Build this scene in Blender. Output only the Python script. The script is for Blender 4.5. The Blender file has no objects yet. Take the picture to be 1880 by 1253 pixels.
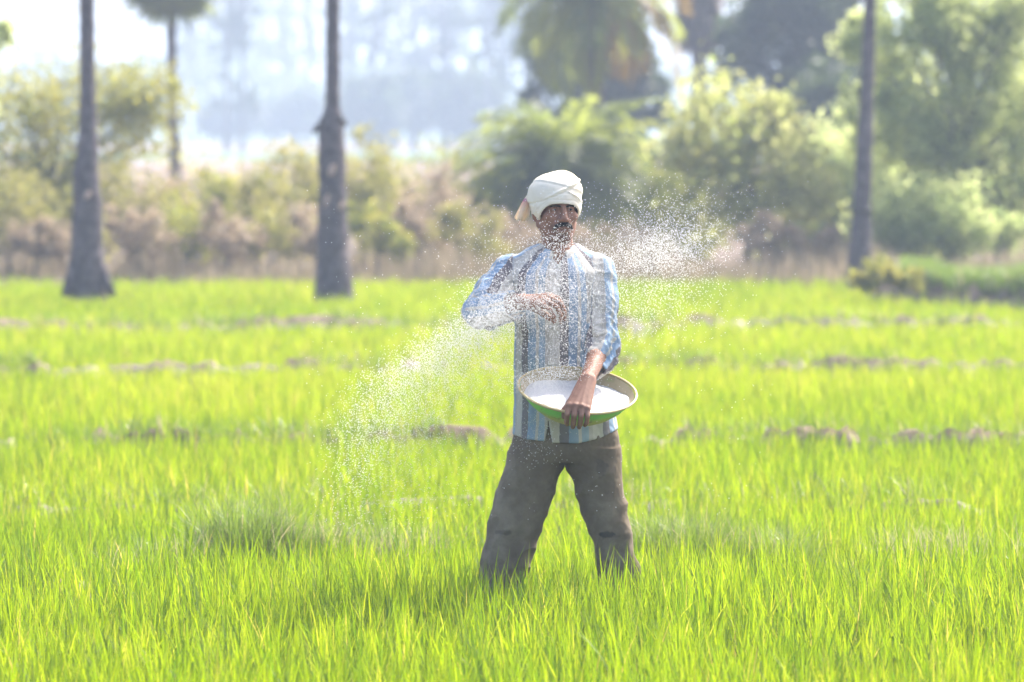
import bpy, math
import numpy as np
from mathutils import Vector, Matrix
import openvdb as vdb

R = math.radians
sc = bpy.context.scene
rng = np.random.default_rng(7)

# ------------------------------------------------------------------ camera, world, sun, exposure
FPX = 200.0 / 36.0 * 1880.0          # focal length in photograph pixels
CAMH = 1.95
PITCH = math.atan((626.5 - 225.0) / FPX)
YM = 20.9                            # distance of the man
cam_d = bpy.data.cameras.new('camera')
cam = bpy.data.objects.new('camera', cam_d)
sc.collection.objects.link(cam)
cam.location = (0, 0, CAMH)
cam.rotation_euler = (math.pi / 2 - PITCH, 0, 0)
cam_d.lens = 200.0
cam_d.sensor_width = 36.0
cam_d.clip_start = 0.5
cam_d.clip_end = 6000
cam_d.dof.use_dof = True
cam_d.dof.focus_distance = YM - 0.25
cam_d.dof.aperture_fstop = 4.0
sc.camera = cam

SUN_AZ, SUN_EL = R(38), R(48)        # behind the man, to the right of the view
world = bpy.data.worlds.new('World')
sc.world = world
world.use_nodes = True
nt = world.node_tree
bg = nt.nodes['Background']
sky = nt.nodes.new('ShaderNodeTexSky')
sky.sky_type = 'NISHITA'
sky.sun_disc = False
sky.sun_elevation = SUN_EL
sky.sun_rotation = SUN_AZ
sky.air_density = 1.0
sky.dust_density = 5.0
nt.links.new(sky.outputs[0], bg.inputs[0])
bg.inputs[1].default_value = 0.15
sun_d = bpy.data.lights.new('sun', 'SUN')
sun_d.energy = 3.3
sun_d.angle = R(0.5)
sun_d.color = (1.0, 0.95, 0.87)
sun = bpy.data.objects.new('sun', sun_d)
sc.collection.objects.link(sun)
sv = Vector((math.sin(SUN_AZ) * math.cos(SUN_EL), math.cos(SUN_AZ) * math.cos(SUN_EL), math.sin(SUN_EL)))
sun.rotation_euler = sv.to_track_quat('Z', 'Y').to_euler()
sun.location = sv * 40
sc.view_settings.view_transform = 'Standard'
sc.view_settings.look = 'None'
sc.view_settings.gamma = 1.0
sc.view_settings.use_curve_mapping = False
sc.view_settings.exposure = 1.6
sc.render.engine = 'CYCLES'
cy = sc.cycles
cy.use_denoising = True
cy.max_bounces = 6
cy.diffuse_bounces = 3
cy.glossy_bounces = 2
cy.transmission_bounces = 4
cy.transparent_max_bounces = 4
cy.volume_bounces = 1
cy.caustics_reflective = False
cy.caustics_refractive = False
cy.sample_clamp_indirect = 6.0

# ------------------------------------------------------------------ helpers
def at(px, py, Y):
    """world point seen at photograph pixel (px, py) at ground distance Y"""
    dx, dy, dz = (px - 940.0) / FPX, -(py - 626.5) / FPX, -1.0
    a = math.pi / 2 - PITCH
    wy = dy * math.cos(a) - dz * math.sin(a)
    wz = dy * math.sin(a) + dz * math.cos(a)
    t = Y / wy
    return np.array((dx * t, Y, CAMH + wz * t))

def link(o, parent=None):
    sc.collection.objects.link(o)
    if parent is not None:
        o.parent = parent
    return o

def tag(o, label=None, cat=None, group=None, kind=None):
    if label: o['label'] = label
    if cat: o['category'] = cat
    if group: o['group'] = group
    if kind: o['kind'] = kind
    return o

def empty(name, loc, label=None, cat=None, group=None):
    o = bpy.data.objects.new(name, None)
    o.empty_display_size = 0.2
    o.location = loc
    link(o)
    return tag(o, label, cat, group)

def mesh_np(name, V, faces, mat=None, parent=None, smooth=True, attrs=None):
    """faces: list of int arrays, each (n, k)"""
    me = bpy.data.meshes.new(name)
    V = np.ascontiguousarray(V, np.float32)
    faces = [np.asarray(f, np.int32) for f in faces if len(f)]
    loops = np.concatenate([f.ravel() for f in faces])
    tot = np.concatenate([np.full(len(f), f.shape[1], np.int32) for f in faces])
    start = np.concatenate([[0], np.cumsum(tot)[:-1]]).astype(np.int32)
    me.vertices.add(len(V)); me.vertices.foreach_set('co', V.ravel())
    me.loops.add(len(loops)); me.loops.foreach_set('vertex_index', loops)
    me.polygons.add(len(tot)); me.polygons.foreach_set('loop_start', start)
    me.polygons.foreach_set('use_smooth', np.full(len(tot), smooth))
    for k, a in (attrs or {}).items():
        at_ = me.attributes.new(k, 'FLOAT', 'POINT')
        at_.data.foreach_set('value', np.ascontiguousarray(a, np.float32))
    me.update(calc_edges=True)
    me.validate()
    if mat is not None:
        me.materials.append(mat)
    o = bpy.data.objects.new(name, me)
    return link(o, parent)

class MB:
    """collects tubes and sheets for ONE mesh"""
    def __init__(s): s.v, s.f3, s.f4, s.n = [], [], [], 0
    def add(s, V, f4=None, f3=None):
        V = np.asarray(V, float)
        s.v.append(V)
        if f4 is not None and len(f4): s.f4.append(np.asarray(f4) + s.n)
        if f3 is not None and len(f3): s.f3.append(np.asarray(f3) + s.n)
        s.n += len(V)
    def tube(s, pts, rad, n=10, jit=0.0, seed=0):
        pts = np.asarray(pts, float); rad = np.asarray(rad, float)
        m = len(pts)
        t = np.gradient(pts, axis=0)
        t /= np.linalg.norm(t, axis=1)[:, None] + 1e-9
        ref = np.array((0.0, 1.0, 0.0)) if abs(t[0, 1]) < 0.9 else np.array((1.0, 0, 0))
        a = np.cross(t, ref); a /= np.linalg.norm(a, axis=1)[:, None]
        b = np.cross(t, a)
        th = np.arange(n) / n * 2 * np.pi
        r = rad[:, None] * np.ones((1, n))
        if jit:
            r = r * (1 + jit * np.random.default_rng(seed).normal(0, 1, (m, n)))
        V = pts[:, None] + r[..., None] * (np.cos(th)[None, :, None] * a[:, None] + np.sin(th)[None, :, None] * b[:, None])
        i = np.arange(m - 1)[:, None] * n + np.arange(n)[None]
        j = np.arange(m - 1)[:, None] * n + (np.arange(n)[None] + 1) % n
        f = np.stack([i, j, j + n, i + n], -1).reshape(-1, 4)
        c0, c1 = m * n, m * n + 1
        k = np.arange(n); k2 = (k + 1) % n
        f3 = np.concatenate([np.stack([np.full(n, c0), k2, k], 1), np.stack([np.full(n, c1), k + (m - 1) * n, k2 + (m - 1) * n], 1)])
        s.add(np.concatenate([V.reshape(-1, 3), pts[:1], pts[-1:]]), f, f3)
    def sheet(s, G):
        m, n = G.shape[:2]
        i = (np.arange(m - 1)[:, None] * n + np.arange(n - 1)[None]).ravel()
        s.add(G.reshape(-1, 3), np.stack([i, i + 1, i + n + 1, i + n], 1))
    def build(s, name, mat, parent=None, smooth=True):
        V = np.concatenate(s.v)
        fs = []
        if s.f4: fs.append(np.concatenate(s.f4))
        if s.f3: fs.append(np.concatenate(s.f3))
        return mesh_np(name, V, fs, mat, parent, smooth)

def hash3(i, j, k, seed):
    n = (i * 374761393 + j * 668265263 + k * 2147483647 + seed * 1274126177) & 0xffffffff
    n = ((n ^ (n >> 13)) * 1274126177) & 0xffffffff
    return ((n ^ (n >> 16)) & 0xffff) / 32767.5 - 1.0

def vnoise(x, y, z, seed=0):
    x, y, z = np.broadcast_arrays(x, y, z)
    i, j, k = np.floor(x).astype(np.int64), np.floor(y).astype(np.int64), np.floor(z).astype(np.int64)
    u, v, w = x - i, y - j, z - k
    u, v, w = [t * t * (3 - 2 * t) for t in (u, v, w)]
    r = 0
    for a in (0, 1):
        for b in (0, 1):
            for c in (0, 1):
                r = r + (u if a else 1 - u) * (v if b else 1 - v) * (w if c else 1 - w) * hash3(i + a, j + b, k + c, seed)
    return r

def sstep(a, b, x):
    t = np.clip((x - a) / (b - a), 0, 1)
    return t * t * (3 - 2 * t)

# ---- node materials
def new_mat(name):
    m = bpy.data.materials.new(name)
    m.use_nodes = True
    return m, m.node_tree, m.node_tree.nodes['Principled BSDF']

def N(nt, t, **kw):
    n = nt.nodes.new(t)
    for k, v in kw.items(): setattr(n, k, v)
    return n

def ramp(nt, stops, interp='LINEAR'):
    r = nt.nodes.new('ShaderNodeValToRGB')
    r.color_ramp.interpolation = interp
    e = r.color_ramp.elements
    while len(e) < len(stops): e.new(0.5)
    for el, (p, c) in zip(e, stops):
        el.position = p
        el.color = (*c, 1)
    return r

def noise(nt, scale, detail=4, coord='Object', rough=0.6):
    tc = nt.nodes.new('ShaderNodeTexCoord')
    n = nt.nodes.new('ShaderNodeTexNoise')
    n.inputs['Scale'].default_value = scale
    n.inputs['Detail'].default_value = detail
    n.inputs['Roughness'].default_value = rough
    nt.links.new(tc.outputs[coord], n.inputs['Vector'])
    return n

def bump(nt, src, b, strength, dist):
    bp = nt.nodes.new('ShaderNodeBump')
    bp.inputs['Strength'].default_value = strength
    bp.inputs['Distance'].default_value = dist
    nt.links.new(src, bp.inputs['Height'])
    nt.links.new(bp.outputs[0], b.inputs['Normal'])
    return bp

def noise_mat(name, stops, scale, rough=0.85, bstr=0.0, bdist=0.01, bscale=None, spec=0.3):
    m, t, b = new_mat(name)
    n = noise(t, scale)
    r = ramp(t, stops)
    t.links.new(n.outputs[0], r.inputs[0])
    t.links.new(r.outputs[0], b.inputs['Base Color'])
    b.inputs['Roughness'].default_value = rough
    b.inputs['Specular IOR Level'].default_value = spec
    if bstr:
        nb = noise(t, bscale or scale * 3, 6)
        bump(t, nb.outputs[0], b, bstr, bdist)
    return m

def leaf_mat(name, stops, trans_stops, rough=0.45, tr=0.5, spec=0.35):
    """two-sided leaf: a diffuse/gloss face and light passing through"""
    m, t, b = new_mat(name)
    at_ = N(t, 'ShaderNodeAttribute', attribute_name='tint')
    r1, r2 = ramp(t, stops), ramp(t, trans_stops)
    t.links.new(at_.outputs['Fac'], r1.inputs[0])
    t.links.new(at_.outputs['Fac'], r2.inputs[0])
    t.links.new(r1.outputs[0], b.inputs['Base Color'])
    b.inputs['Roughness'].default_value = rough
    b.inputs['Specular IOR Level'].default_value = spec
    tl = N(t, 'ShaderNodeBsdfTranslucent')
    t.links.new(r2.outputs[0], tl.inputs['Color'])
    mx = N(t, 'ShaderNodeMixShader')
    mx.inputs[0].default_value = tr
    t.links.new(b.outputs[0], mx.inputs[1])
    t.links.new(tl.outputs[0], mx.inputs[2])
    t.links.new(mx.outputs[0], t.nodes['Material Output'].inputs['Surface'])
    return m

# ------------------------------------------------------------------ ground
# earthen banks between the paddies: (points (x px, distance), crest height, half width, roughness)
def bank_line(pts):
    pts = [(at(px, 600, Y)[0], Y) for px, Y in pts]
    return np.array(pts)
BANKS = [
    (bank_line([(-500, 20.4), (100, 21.9), (300, 22.9), (480, 23.7), (900, 23.9), (1240, 23.7), (1600, 23.6), (2000, 22.9), (2400, 22.5)]), 0.10, 0.15),
    (bank_line([(-500, 27.2), (200, 27.1), (700, 27.3), (1200, 27.3), (1900, 27.0), (2400, 27)]), 0.115, 0.14),
    (bank_line([(-500, 32.6), (200, 32.3), (600, 32.0), (1200, 32.3), (1900, 32.2), (2400, 32)]), 0.175, 0.16),
    (bank_line([(-500, 41.2), (100, 41.6), (450, 41.9), (1000, 42.5), (1400, 42.3), (2400, 42)]), 0.16, 0.17),
    (bank_line([(-500, 50.4), (200, 50.3), (800, 51.2), (1400, 51.5), (2400, 51)]), 0.165, 0.2),
    (bank_line([(1660, 59.0), (1750, 58.0), (1900, 56.4), (2300, 53.0)]), 0.30, 0.5),
]
def bank_dist(b, x, y):
    d = np.full(np.broadcast(x, y).shape, 1e9)
    for (x0, y0), (x1, y1) in zip(b[:-1], b[1:]):
        ux, uy = x1 - x0, y1 - y0
        t = np.clip(((x - x0) * ux + (y - y0) * uy) / (ux * ux + uy * uy), 0, 1)
        d = np.minimum(d, np.hypot(x - x0 - t * ux, y - y0 - t * uy))
    return d
def bank_height(x, y, detail=True):
    h = np.zeros(np.broadcast(x, y).shape)
    for i, (b, crest, hw) in enumerate(BANKS):
        m = (y > b[:, 1].min() - 2) & (y < b[:, 1].max() + 2)
        if not m.any(): continue
        xs, ys = np.broadcast_to(x, h.shape)[m], np.broadcast_to(y, h.shape)[m]
        d = bank_dist(b, xs, ys)
        c = crest * (1 + 0.30 * vnoise(xs * 1.1, ys * 0.3, 0 * xs, 40 + i) * 0.7 + 0.22 * vnoise(xs * 2.9, ys * 0.9, 0 * xs, 50 + i))
        if detail:
            c = c + 0.26 * crest * vnoise(xs * 8, ys * 8, 0 * xs, 60 + i) + 0.30 * crest * vnoise(xs * 18, ys * 14, 0 * xs, 70 + i)
        c = np.minimum(c, crest * 1.3)
        h[m] = np.maximum(h[m], c * (1 - sstep(hw * 0.35, hw * 1.15, d)))
    return h
def terrace(y):
    """the nearest paddy lies a little higher, silted up round the man's feet"""
    return 0.065 * (1 - sstep(21.6, 22.6, np.asarray(y, float)))
def build_ground():
    xs = np.concatenate([[-700, -400, -200, -110, -60, -35, -22, -15, -11, -9], np.arange(-7.5, 7.5, 0.05), [9, 11, 15, 22, 35, 60, 110, 200, 400, 700]])
    ys = np.concatenate([[-18, -8, 0, 6, 10, 13, 15, 16], np.arange(17, 34, 0.05), np.arange(34, 62, 0.09), np.arange(62, 80, 0.6), np.arange(80, 150, 5),
                         np.arange(150, 500, 25), np.arange(500, 1501, 100)])
    X, Yg = np.meshgrid(xs, ys, indexing='ij')
    inner = (abs(X) < 9) & (Yg < 66)
    Z = bank_height(X, Yg)
    Z = Z + np.where(inner, 0.018 * vnoise(X * 3, Yg * 3, 0 * X, 3) + 0.008 * vnoise(X * 11, Yg * 11, 0 * X, 4), 0)
    Z = Z + 0.12 * sstep(63.5, 67, Yg) + terrace(Yg)
    V = np.stack([X, Yg, Z], -1).reshape(-1, 3)
    n = len(ys)
    i = (np.arange(len(xs) - 1)[:, None] * n + np.arange(n - 1)[None]).ravel()
    f = np.stack([i, i + n, i + n + 1, i + 1], 1)
    m, t, b = new_mat('field_soil')
    tc = N(t, 'ShaderNodeTexCoord')
    sp = N(t, 'ShaderNodeSeparateXYZ')
    t.links.new(tc.outputs['Object'], sp.inputs[0])
    n1 = noise(t, 2.6, 7)
    mud = ramp(t, [(0.3, (0.035, 0.026, 0.02)), (0.5, (0.09, 0.068, 0.052)), (0.72, (0.2, 0.155, 0.125))])
    t.links.new(n1.outputs[0], mud.inputs[0])
    # height: dry crumbly earth on the banks, wet mud low down
    mr = N(t, 'ShaderNodeMapRange')
    mr.inputs[1].default_value = 0.05; mr.inputs[2].default_value = 0.2
    t.links.new(sp.outputs[2], mr.inputs[0])
    n3 = noise(t, 9, 6)
    dry = ramp(t, [(0.3, (0.06, 0.042, 0.032)), (0.55, (0.18, 0.122, 0.088)), (0.75, (0.30, 0.215, 0.165))])
    t.links.new(n3.outputs[0], dry.inputs[0])
    mx = N(t, 'ShaderNodeMix', data_type='RGBA')
    t.links.new(mr.outputs[0], mx.inputs[0]); t.links.new(mud.outputs[0], mx.inputs[6]); t.links.new(dry.outputs[0], mx.inputs[7])
    # fields farther off, in strips across the view
    mr2 = N(t, 'ShaderNodeMapRange')
    mr2.inputs[1].default_value = 64; mr2.inputs[2].default_value = 1000
    n4 = noise(t, 0.02, 3)
    ma = N(t, 'ShaderNodeMath', operation='MULTIPLY_ADD')
    ma.inputs[1].default_value = 30.0
    t.links.new(n4.outputs[0], ma.inputs[0]); t.links.new(sp.outputs[1], ma.inputs[2])
    t.links.new(ma.outputs[0], mr2.inputs[0])
    far = ramp(t, [(0.0, (0.10, 0.075, 0.05)), (0.10, (0.15, 0.09, 0.065)), (0.22, (0.17, 0.105, 0.08)), (0.25, (0.06, 0.12, 0.03)),
                   (0.31, (0.06, 0.12, 0.03)), (0.34, (0.18, 0.12, 0.10)), (0.48, (0.18, 0.12, 0.10)), (0.5, (0.04, 0.10, 0.04)), (1.0, (0.04, 0.09, 0.04))])
    t.links.new(mr2.outputs[0], far.inputs[0])
    gt = N(t, 'ShaderNodeMath', operation='GREATER_THAN')
    gt.inputs[1].default_value = 64.5
    t.links.new(sp.outputs[1], gt.inputs[0])
    mx2 = N(t, 'ShaderNodeMix', data_type='RGBA')
    t.links.new(gt.outputs[0], mx2.inputs[0]); t.links.new(mx.outputs[2], mx2.inputs[6]); t.links.new(far.outputs[0], mx2.inputs[7])
    t.links.new(mx2.outputs[2], b.inputs['Base Color'])
    n5 = noise(t, 3.2, 3)
    rr = ramp(t, [(0.45, (0.5, 0.5, 0.5)), (0.62, (0.9, 0.9, 0.9))])
    t.links.new(n5.outputs[0], rr.inputs[0])
    mxr = N(t, 'ShaderNodeMath', operation='MAXIMUM')
    t.links.new(rr.outputs[0], mxr.inputs[0]); t.links.new(mr.outputs[0], mxr.inputs[1])
    mxr2 = N(t, 'ShaderNodeMath', operation='MAXIMUM')
    t.links.new(mxr.outputs[0], mxr2.inputs[0]); t.links.new(gt.outputs[0], mxr2.inputs[1])
    t.links.new(mxr2.outputs[0], b.inputs['Roughness'])
    nb = noise(t, 30, 6)
    bump(t, nb.outputs[0], b, 0.7, 0.03)
    tag(mesh_np('ground', V, [f], m), kind='structure')

# ------------------------------------------------------------------ blades (rice, grass)
def blades(P, h, w, yaw, lean, curl, nseg, tint):
    """tapered leaf strips; P (n,3) bases, lean/curl in radians"""
    n = len(P)
    s = np.linspace(0, 1, nseg + 1)
    dirx, diry = np.cos(yaw), np.sin(yaw)
    ang = lean[:, None] + curl[:, None] * s[None] ** 1.6
    ds = (h / nseg)[:, None]
    hx = np.concatenate([np.zeros((n, 1)), np.cumsum(np.sin(ang[:, :-1]) * ds, 1)], 1)
    hz = np.concatenate([np.zeros((n, 1)), np.cumsum(np.cos(ang[:, :-1]) * ds, 1)], 1)
    cx = P[:, 0:1] + hx * dirx[:, None]; cyy = P[:, 1:2] + hx * diry[:, None]; cz = P[:, 2:3] + hz
    prof = np.interp(s, [0, 0.3, 0.5, 0.75, 1], [0.5, 1, 0.95, 0.6, 0.04]) * 0.5
    tw = yaw + np.pi / 2 + rng.normal(0, 0.5, n)
    wx, wy = np.cos(tw)[:, None] * w[:, None] * prof, np.sin(tw)[:, None] * w[:, None] * prof
    V = np.stack([np.stack([cx - wx, cyy - wy, cz], -1), np.stack([cx + wx, cyy + wy, cz], -1)], 2)   # n, seg+1, 2, 3
    base = (np.arange(n) * (nseg + 1) * 2)[:, None] + np.arange(nseg)[None] * 2
    base = base.ravel()
    F = np.stack([base, base + 1, base + 3, base + 2], 1)
    return V.reshape(-1, 3), F, np.repeat(tint, (nseg + 1) * 2)

LEGS = []   # filled with (x, y) of the man's shins

def scatter_rows(dens, y0, y1, margin):
    """random points over the wedge the camera sees, with a margin either side"""
    out = []
    for y in np.arange(y0, y1, 0.5):
        half = 950 / FPX * (y + 0.5) + margin
        n = rng.poisson(dens * 0.5 * 2 * half)
        out.append(np.stack([rng.uniform(-half, half, n), rng.uniform(y, y + 0.5, n)], 1))
    return np.concatenate(out)

def build_rice():
    Vs, Fs, Ts, off = [], [], [], 0
    for (y0, y1, hills, per, nseg, hm, wm) in ((16.6, 19.7, 215, 7, 6, 0.245, 0.0068), (19.7, 21.6, 235, 7, 6, 0.28, 0.0066), (21.6, 25.0, 195, 7, 5, 0.255, 0.0068), (25.0, 33.0, 210, 6, 4, 0.222, 0.0068),
                                               (33.0, 45.0, 150, 6, 3, 0.208, 0.0082), (45.0, 64.5, 85, 6, 3, 0.205, 0.0115)):
        H = scatter_rows(hills, y0, y1, 1.3)
        x, y = H[:, 0], H[:, 1]
        bh = bank_height(x, y, False)
        keep = (bh < 0.05 + 0.06 * rng.random(len(x)))
        # thin or bare patches where mud shows
        patch = vnoise(x * 0.9, y * 0.45, 0 * x, 11) + 0.5 * vnoise(x * 2.7, y * 1.3, 0 * x, 12)
        keep &= rng.random(len(x)) < 1 - 0.8 * sstep(0.5, 0.95, patch)
        for qx, qy, rx, ry in puddle_xy():
            keep &= ((x - qx) / (rx + 0.012)) ** 2 + ((y - qy + 0.08) / (ry + 0.1)) ** 2 > 1
        for lx, ly in LEGS:
            keep &= np.hypot(x - lx, y - ly) > 0.05
        H = H[keep]
        n = len(H)
        hn = 1 + 0.10 * vnoise(H[:, 0] * 1.3, H[:, 1] * 0.8, 0 * H[:, 0], 13) + 0.1 * rng.normal(0, 1, n)
        idx = np.repeat(np.arange(n), per)
        m = len(idx)
        P = np.zeros((m, 3))
        P[:, :2] = H[idx] + rng.normal(0, 0.016, (m, 2))
        P[:, 2] = bank_height(P[:, 0], P[:, 1], False) + terrace(P[:, 1]) - 0.01
        h = hm * hn[idx] * rng.uniform(0.62, 1.22, m)
        w = wm * rng.uniform(0.6, 1.2, m)
        yaw = rng.uniform(0, 2 * np.pi, m)
        lean = np.abs(rng.normal(0.08, 0.20, m))
        curl = np.abs(rng.normal(0.22, 0.42, m))
        tint = np.clip(0.5 + 0.16 * rng.normal(0, 1, n)[idx] + 0.17 * rng.normal(0, 1, m) + 0.13 * float(y0 > 30) + 0.06 * float(y0 > 24) + 0.15 * vnoise(H[:, 0] * .5, H[:, 1] * .3, 0 * H[:, 0], 15)[idx], 0, 0.93)
        tint[rng.random(m) < 0.006] = 1.0     # a few straw-yellow leaves
        V, F, T = blades(P, h, w, yaw, lean, curl, nseg, tint)
        Vs.append(V); Fs.append(F + off); Ts.append(T); off += len(V)
    m = leaf_mat('rice_leaf',
                 [(0.0, (0.045, 0.10, 0.008)), (0.5, (0.09, 0.17, 0.008)), (0.9, (0.15, 0.215, 0.010)), (1.0, (0.42, 0.36, 0.10))],
                 [(0.0, (0.10, 0.21, 0.004)), (0.5, (0.265, 0.395, 0.003)), (0.9, (0.43, 0.52, 0.005)), (1.0, (0.65, 0.50, 0.10))], 0.5, 0.55, 0.25)
    tag(mesh_np('rice', np.concatenate(Vs), [np.concatenate(Fs)], m, attrs={'tint': np.concatenate(Ts)}), kind='stuff')

PUDDLES = [(1782, 1238, 0.07, 0.42), (1335, 1225, 0.035, 0.35), (1738, 1180, 0.03, 0.3), (238, 1215, 0.03, 0.35), (150, 1140, 0.03, 0.35), (560, 1245, 0.04, 0.3), (1568, 1240, 0.03, 0.3), (95, 1090, 0.03, 0.4), (330, 1110, 0.025, 0.3)]
def puddle_xy():
    for px, py, rx, ry in PUDDLES:
        Y = (CAMH - 0.07) * FPX / (py - 225)
        yield at(px, py, Y)[0], Y, rx, ry
def build_puddles():
    m, t, b = new_mat('muddy_water')
    n1 = noise(t, 8, 3); r1 = ramp(t, [(0.3, (0.05, 0.04, 0.03)), (0.7, (0.10, 0.08, 0.06))]); t.links.new(n1.outputs[0], r1.inputs[0]); t.links.new(r1.outputs[0], b.inputs['Base Color'])
    b.inputs['Roughness'].default_value = 0.06; b.inputs['Specular IOR Level'].default_value = 0.6
    bump(t, noise(t, 60, 2).outputs[0], b, 0.06, 0.004)
    for i, (x, y, rx, ry) in enumerate(puddle_xy()):
        th = np.linspace(0, 2 * np.pi, 41); rr = np.linspace(0, 1, 6)
        RR, TH = np.meshgrid(rr, th, indexing='ij')
        k = 1 + 0.25 * np.sin(3 * TH + i) + 0.12 * np.sin(5 * TH + 2 * i)
        mb = MB(); mb.sheet(np.stack([RR * k * rx * 1.6 * np.cos(TH), RR * k * ry * 1.3 * np.sin(TH), 0 * RR], -1))
        o = mb.build('puddle', m); o.location = (x, y, 0.083)
        tag(o, kind='structure')

def grass_patch(P, hm, wm, nseg, spread, curlm=0.9, dry=0.1):
    m = len(P)
    tint = np.clip(rng.normal(0.4, 0.18, m), 0, 0.8)
    tint[rng.random(m) < dry] = 1.0
    return blades(P, hm * rng.uniform(0.4, 1.25, m), wm * rng.uniform(0.6, 1.3, m), rng.uniform(0, 6.28, m),
                  np.abs(rng.normal(0, spread, m)), np.abs(rng.normal(curlm, 0.5, m)), nseg, tint)

WEED = None
def build_bank_grass():
    global WEED
    WEED = leaf_mat('weed_leaf', [(0.0, (0.04, 0.075, 0.018)), (0.5, (0.075, 0.125, 0.025)), (0.8, (0.11, 0.15, 0.035)), (1.0, (0.42, 0.36, 0.22))],
                    [(0.0, (0.14, 0.24, 0.03)), (0.5, (0.26, 0.38, 0.04)), (0.8, (0.34, 0.42, 0.06)), (1.0, (0.55, 0.46, 0.26))], 0.4, 0.45, 0.5)
    Vs, Fs, Ts, off = [], [], [], 0
    for i, (b, crest, hw) in enumerate(BANKS):
        L = abs(b[-1, 0] - b[0, 0])
        n = int(L * (700, 420, 480, 420, 300, 4500)[i])
        t = np.sort(rng.random(n)) * (len(b) - 1)
        k = np.minimum(t.astype(int), len(b) - 2); f = (t - k)[:, None]
        P2 = b[k] * (1 - f) + b[k + 1] * f + np.stack([0 * f[:, 0], rng.normal(0, hw * 0.55, n)], 1)
        dens = vnoise(P2[:, 0] * 1.6, P2[:, 1] * .6, 0 * f[:, 0], 90 + i)
        P2 = P2[dens > (-0.25, -0.15, 0.0, -0.05, -0.2, -2)[i]]
        P2 = P2[abs(P2[:, 0]) < 950 / FPX * P2[:, 1] + 1.2]
        P = np.concatenate([P2, (bank_height(P2[:, 0], P2[:, 1], False) + terrace(P2[:, 1]) - 0.01)[:, None]], 1)
        V, F, T = grass_patch(P, (0.23, 0.18, 0.13, 0.14, 0.14, 0.26)[i], (0.0032, 0.004, 0.006, 0.008, 0.009, 0.012)[i], (5, 4, 3, 3, 3, 3)[i], 0.45, dry=(0.16, 0.15, 0.1, 0.1, 0.1, 0.06)[i])
        Vs.append(V); Fs.append(F + off); Ts.append(T); off += len(V)
    tag(mesh_np('bank_grass', np.concatenate(Vs), [np.concatenate(Fs)], WEED, attrs={'tint': np.concatenate(Ts)}), kind='stuff')
    # stray tall stalks and tussocks one can tell apart
    def clump(px, Y, n, rad, hm, wm, label, spread=0.35, curlm=1.0, dry=0.08):
        c = at(px, 600, Y); x, y = c[0], Y
        z = float(bank_height(np.array([x]), np.array([y]), False)[0] + terrace(y)) - 0.02
        r = rad * np.sqrt(rng.random(n)); a = rng.uniform(0, 6.28, n)
        P = np.stack([r * np.cos(a), r * np.sin(a), 0 * r], 1)
        V, F, T = grass_patch(P, hm, wm, 6, spread, curlm, dry)
        o = mesh_np('grass_clump', V, [F], WEED, attrs={'tint': T})
        o.location = (x, y, z)
        tag(o, label, 'grass clump', 'weedy tussocks on the near bank')
    clump(455, 23.5, 2000, 0.22, 0.33, 0.003, 'dense dark tussock of fine weeds on the near bank, left of the man')
    clump(370, 23.2, 500, 0.10, 0.22, 0.003, 'low sparse weed tuft just left of the dense dark tussock')
    clump(575, 23.65, 800, 0.13, 0.25, 0.003, 'weed tuft under the falling grains, right of the dense dark tussock', dry=0.2)
    clump(262, 22.75, 400, 0.07, 0.22, 0.003, 'smallest weed tuft, farthest left on the near bank')
    clump(1240, 23.5, 4200, 0.20, 0.36, 0.003, 'broad green tussock of fine weeds right beside the man')
    clump(1325, 23.5, 2400, 0.16, 0.32, 0.003, 'middle-sized green weed tuft adjoining the broad tussock', dry=0.14)
    clump(1445, 23.4, 1800, 0.13, 0.31, 0.003, 'thin green weed tuft on the near bank, second from the right edge')
    clump(1700, 23.3, 1100, 0.22, 0.24, 0.003, 'straw-coloured dry weed tuft near the right edge', dry=0.55)
    clump(700, 23.8, 1200, 0.3, 0.21, 0.003, 'wide low pale weed patch below the stream of grains', dry=0.3)

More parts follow.
